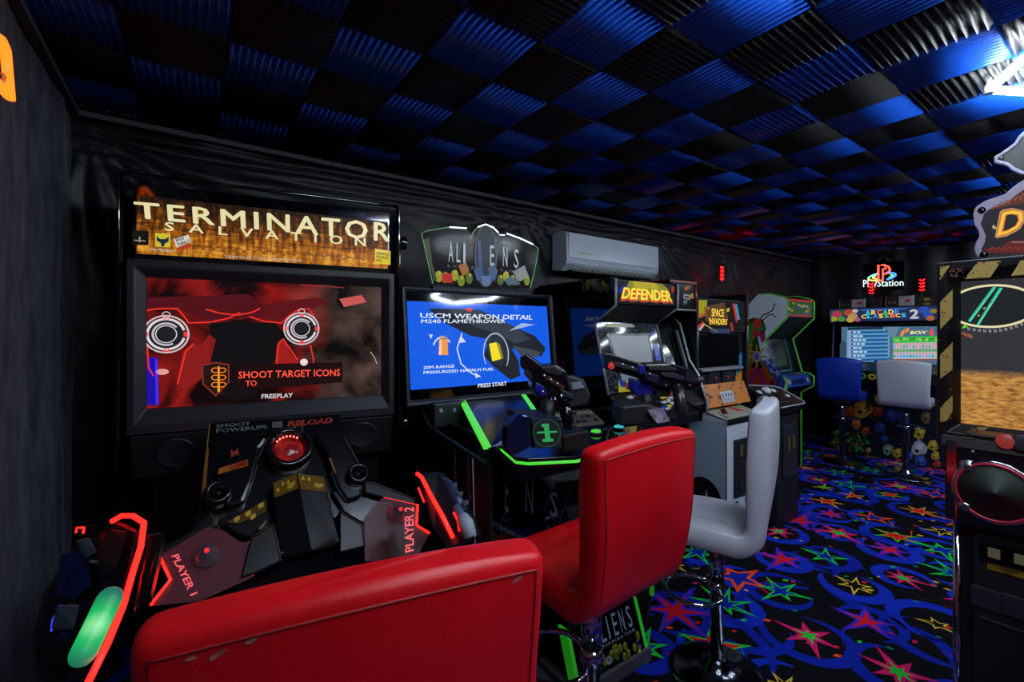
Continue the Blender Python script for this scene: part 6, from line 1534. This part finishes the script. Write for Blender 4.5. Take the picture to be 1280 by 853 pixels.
G().lathe([(.004,.0),(.006,.004),(.0,.005)], 12, rx(1216,565,1.95), (-1,0,0)).build('bolt', STEEL, spn, smooth=True)
# lower door
yB = rx(1199, 700, 2.0).y
lw = G().box(2.0, 2.06, yc-(yB-yc), yB, .02, z0p-.005).build('lower_front', BLK, R_, bev=.004)
G().tube([(1.998, yB+.004, .01), (1.998, yB+.004, z0p-.004)], .011, 10).build('chrome_corner', CHROME, R_, smooth=True)
dr = G().box(1.988, 2.0, rx(1290,760,1.99).y-.05, rx(1217,670,1.99).y, .20, z0p-.03).build('coin_door', BLKM, R_, bev=.012)
for x, y in ((1243,690),(1276,698)):
    c = rx(x, y, 1.988); k_ = G().box(1.976, 1.988, c.y-.026, c.y+.030, c.z-.028, c.z+.026).build('coin_entry', BLKG, dr, bev=.003)
    G().box(1.972, 1.976, c.y-.014, c.y+.012, c.z-.016, c.z+.014).build('token_slot', EM('token_glow', (.45,.38,.20), .12), k_, bev=.002)
st4 = [rx(1234,703,1.986), rx(1234,711.5,1.986), rx(1296,729,1.986), rx(1296,719,1.986)]
pl = G().slab(st4, (.002,0,0)).build('price_plate', M('plate_yellow', '#7d6a18', .35), dr)
q = Pan(st4[1], st4[2]-st4[1], st4[0]-st4[1], None, .001)
q.tpx('2 TOKENS\n1 PLAY', (1252,709.5), (1252,717), (1273,714), (1273,721.5), M('black_ink', '#08080a', .5), pl, k=1)
for x, y in ((1234,749),(1272,760)):
    c = rx(x, y, 1.988); G().box(1.982, 1.988, c.y-.035, c.y+.035, c.z-.032, c.z+.032).build('coin_return', DARKG, dr, bev=.004)
c = rx(1224, 770, 1.986); G().box(1.984, 1.988, c.y-.24, c.y, c.z-.004, c.z).build('door_seam', TMD, dr)
# topper
TXP = 2.12
def tpy(*pts): return [hX(x, y, TXP) for x, y in pts]
half = tpy((1220.6,322),(1217.4,311),(1219.5,303),(1223.8,296),(1223,289),(1217.4,281),(1216,267),(1219,258.6),(1231.7,250.7),(1255.5,242.8),(1266.6,233),(1280,224),(1290,219))
full = half + [Vector((p.x, 2*yc-p.y, p.z)) for p in half[::-1]]
BORD = M('topper_grey_border', '#8d8496', .35, var=.06)
tpo = G().slab(full, (.020,0,0)).build('topper', BORD, R_, bev=.004)
cz = sum(p.z for p in full)/len(full)
inn = []
ih = tpy((1230,318),(1226.5,312),(1231,303),(1232.5,295),(1229,287),(1226,280),(1230,268),(1236,262),(1258,254),(1270,244),(1281,236))
inn = ih + [Vector((p.x, 2*yc-p.y, p.z)) for p in ih[::-1]]
zmn = min(p.z for p in full); zmx = max(p.z for p in full); ymx = max(p.y for p in full)
q = Pan((TXP, ymx, zmn), (0,-2*(ymx-yc),0), (0,0,zmx-zmn), None, .001)
q.px((.028,.022,.026), [(230+1000,318),(1226.5,312),(1231,303),(1232.5,295),(1229,287),(1226,280),(1230,268),(1236,262),(1258,254),(1270,244),(1281,236),(1296,230),(1296,318)])
q.layer()
q.px((.16,.022,.016), [(1230,317),(1229,312),(1240,309),(1252,311),(1258,303),(1270,300),(1290,300),(1290,317)]); q.px((.14,.03,.015), [(1236,262),(1258,254),(1270,244),(1281,236),(1294,232),(1294,252),(1270,256),(1250,260)])
q.layer()
for i in range(7): q.lpx((.30,.10,.04), [(1240+i*7,261-i*2.2),(1244+i*7,256-i*2.6),(1249+i*7,257-i*2.4)], .003)
for i in range(8): q.lpx((.30,.05,.03), [(1236+i*7,314),(1241+i*7,309),(1246+i*7,312)], .003)
q.px((.5,.42,.2), [(1240,283),(1243,281),(1245,284),(1248,285),(1244,287),(1241,286)]); q.lpx((.55,.45,.42), [(1265,303),(1280,303)], .002)
q.build('topper_art', PRINT, tpo)
dl = [((1250.5,263),(1246,297.5),(1286,254),(1279,291))]
for bo, mt_, k, e in ((.0, EM('topper_cream', (.85,.70,.30), .55), 6, 1.4), (.0, EM('topper_orange', (.80,.16,.015), .75), 7, .4), (.0, EM('topper_yellow', (1.,.62,.03), .85), 8, -1.6)):
    q.tpx('D', (1252-e,264.5-e), (1245-e,297+e), (1284+e,258-e), (1278+e,290+e), mt_, tpo, bold=.05 if e > -1 else .0, k=k)
for x, y in ((1227.5,264),(1230,319)): G().lathe([(.010,0),(.010,.004),(.0,.005)], 16, hX(x, y-1, TXP), (-1,0,0)).build('bolt', BLKG, tpo, smooth=True)
G().box(TXP, TXP+.02, yc-.28, yc+.28, zt-.03, min(p.z for p in full)+.02).build('topper_foot', BLKM, R_)
ch = tpy((1246,203),(1246.5,198),(1258,191),(1271.5,181),(1276,173),(1284,166))
cl = tpy((1246,203),(1261.8,207),(1268,212.7),(1278,217),(1290,219))
crest = [cl[-1], cl[-2], cl[-3], cl[-4], ch[0], ch[1], ch[2], ch[3], ch[4], ch[5]]
crest = crest + [Vector((p.x, 2*yc-p.y, p.z)) for p in crest[::-1]]
cr = G().slab([p + Vector((-.012,0,0)) for p in crest], (.016,0,0)).build('crest', M('crest_dark', '#15161c', .3), R_, label='dark winged crest with a pale rim')
G().tube([p + Vector((-.014,0,0)) for p in crest[:len(crest)//2]], .006, 6).build('crest_rim', M('crest_rim_pale', '#b4b8cc', .3), cr, smooth=True)
G().lathe([(.006,0),(.006,.003),(0,.004)], 12, hX(1253,199,TXP)+Vector((-.014,0,0)), (-1,0,0)).build('bolt', STEEL, cr, smooth=True)
bpy.data.scenes.remove(TS)
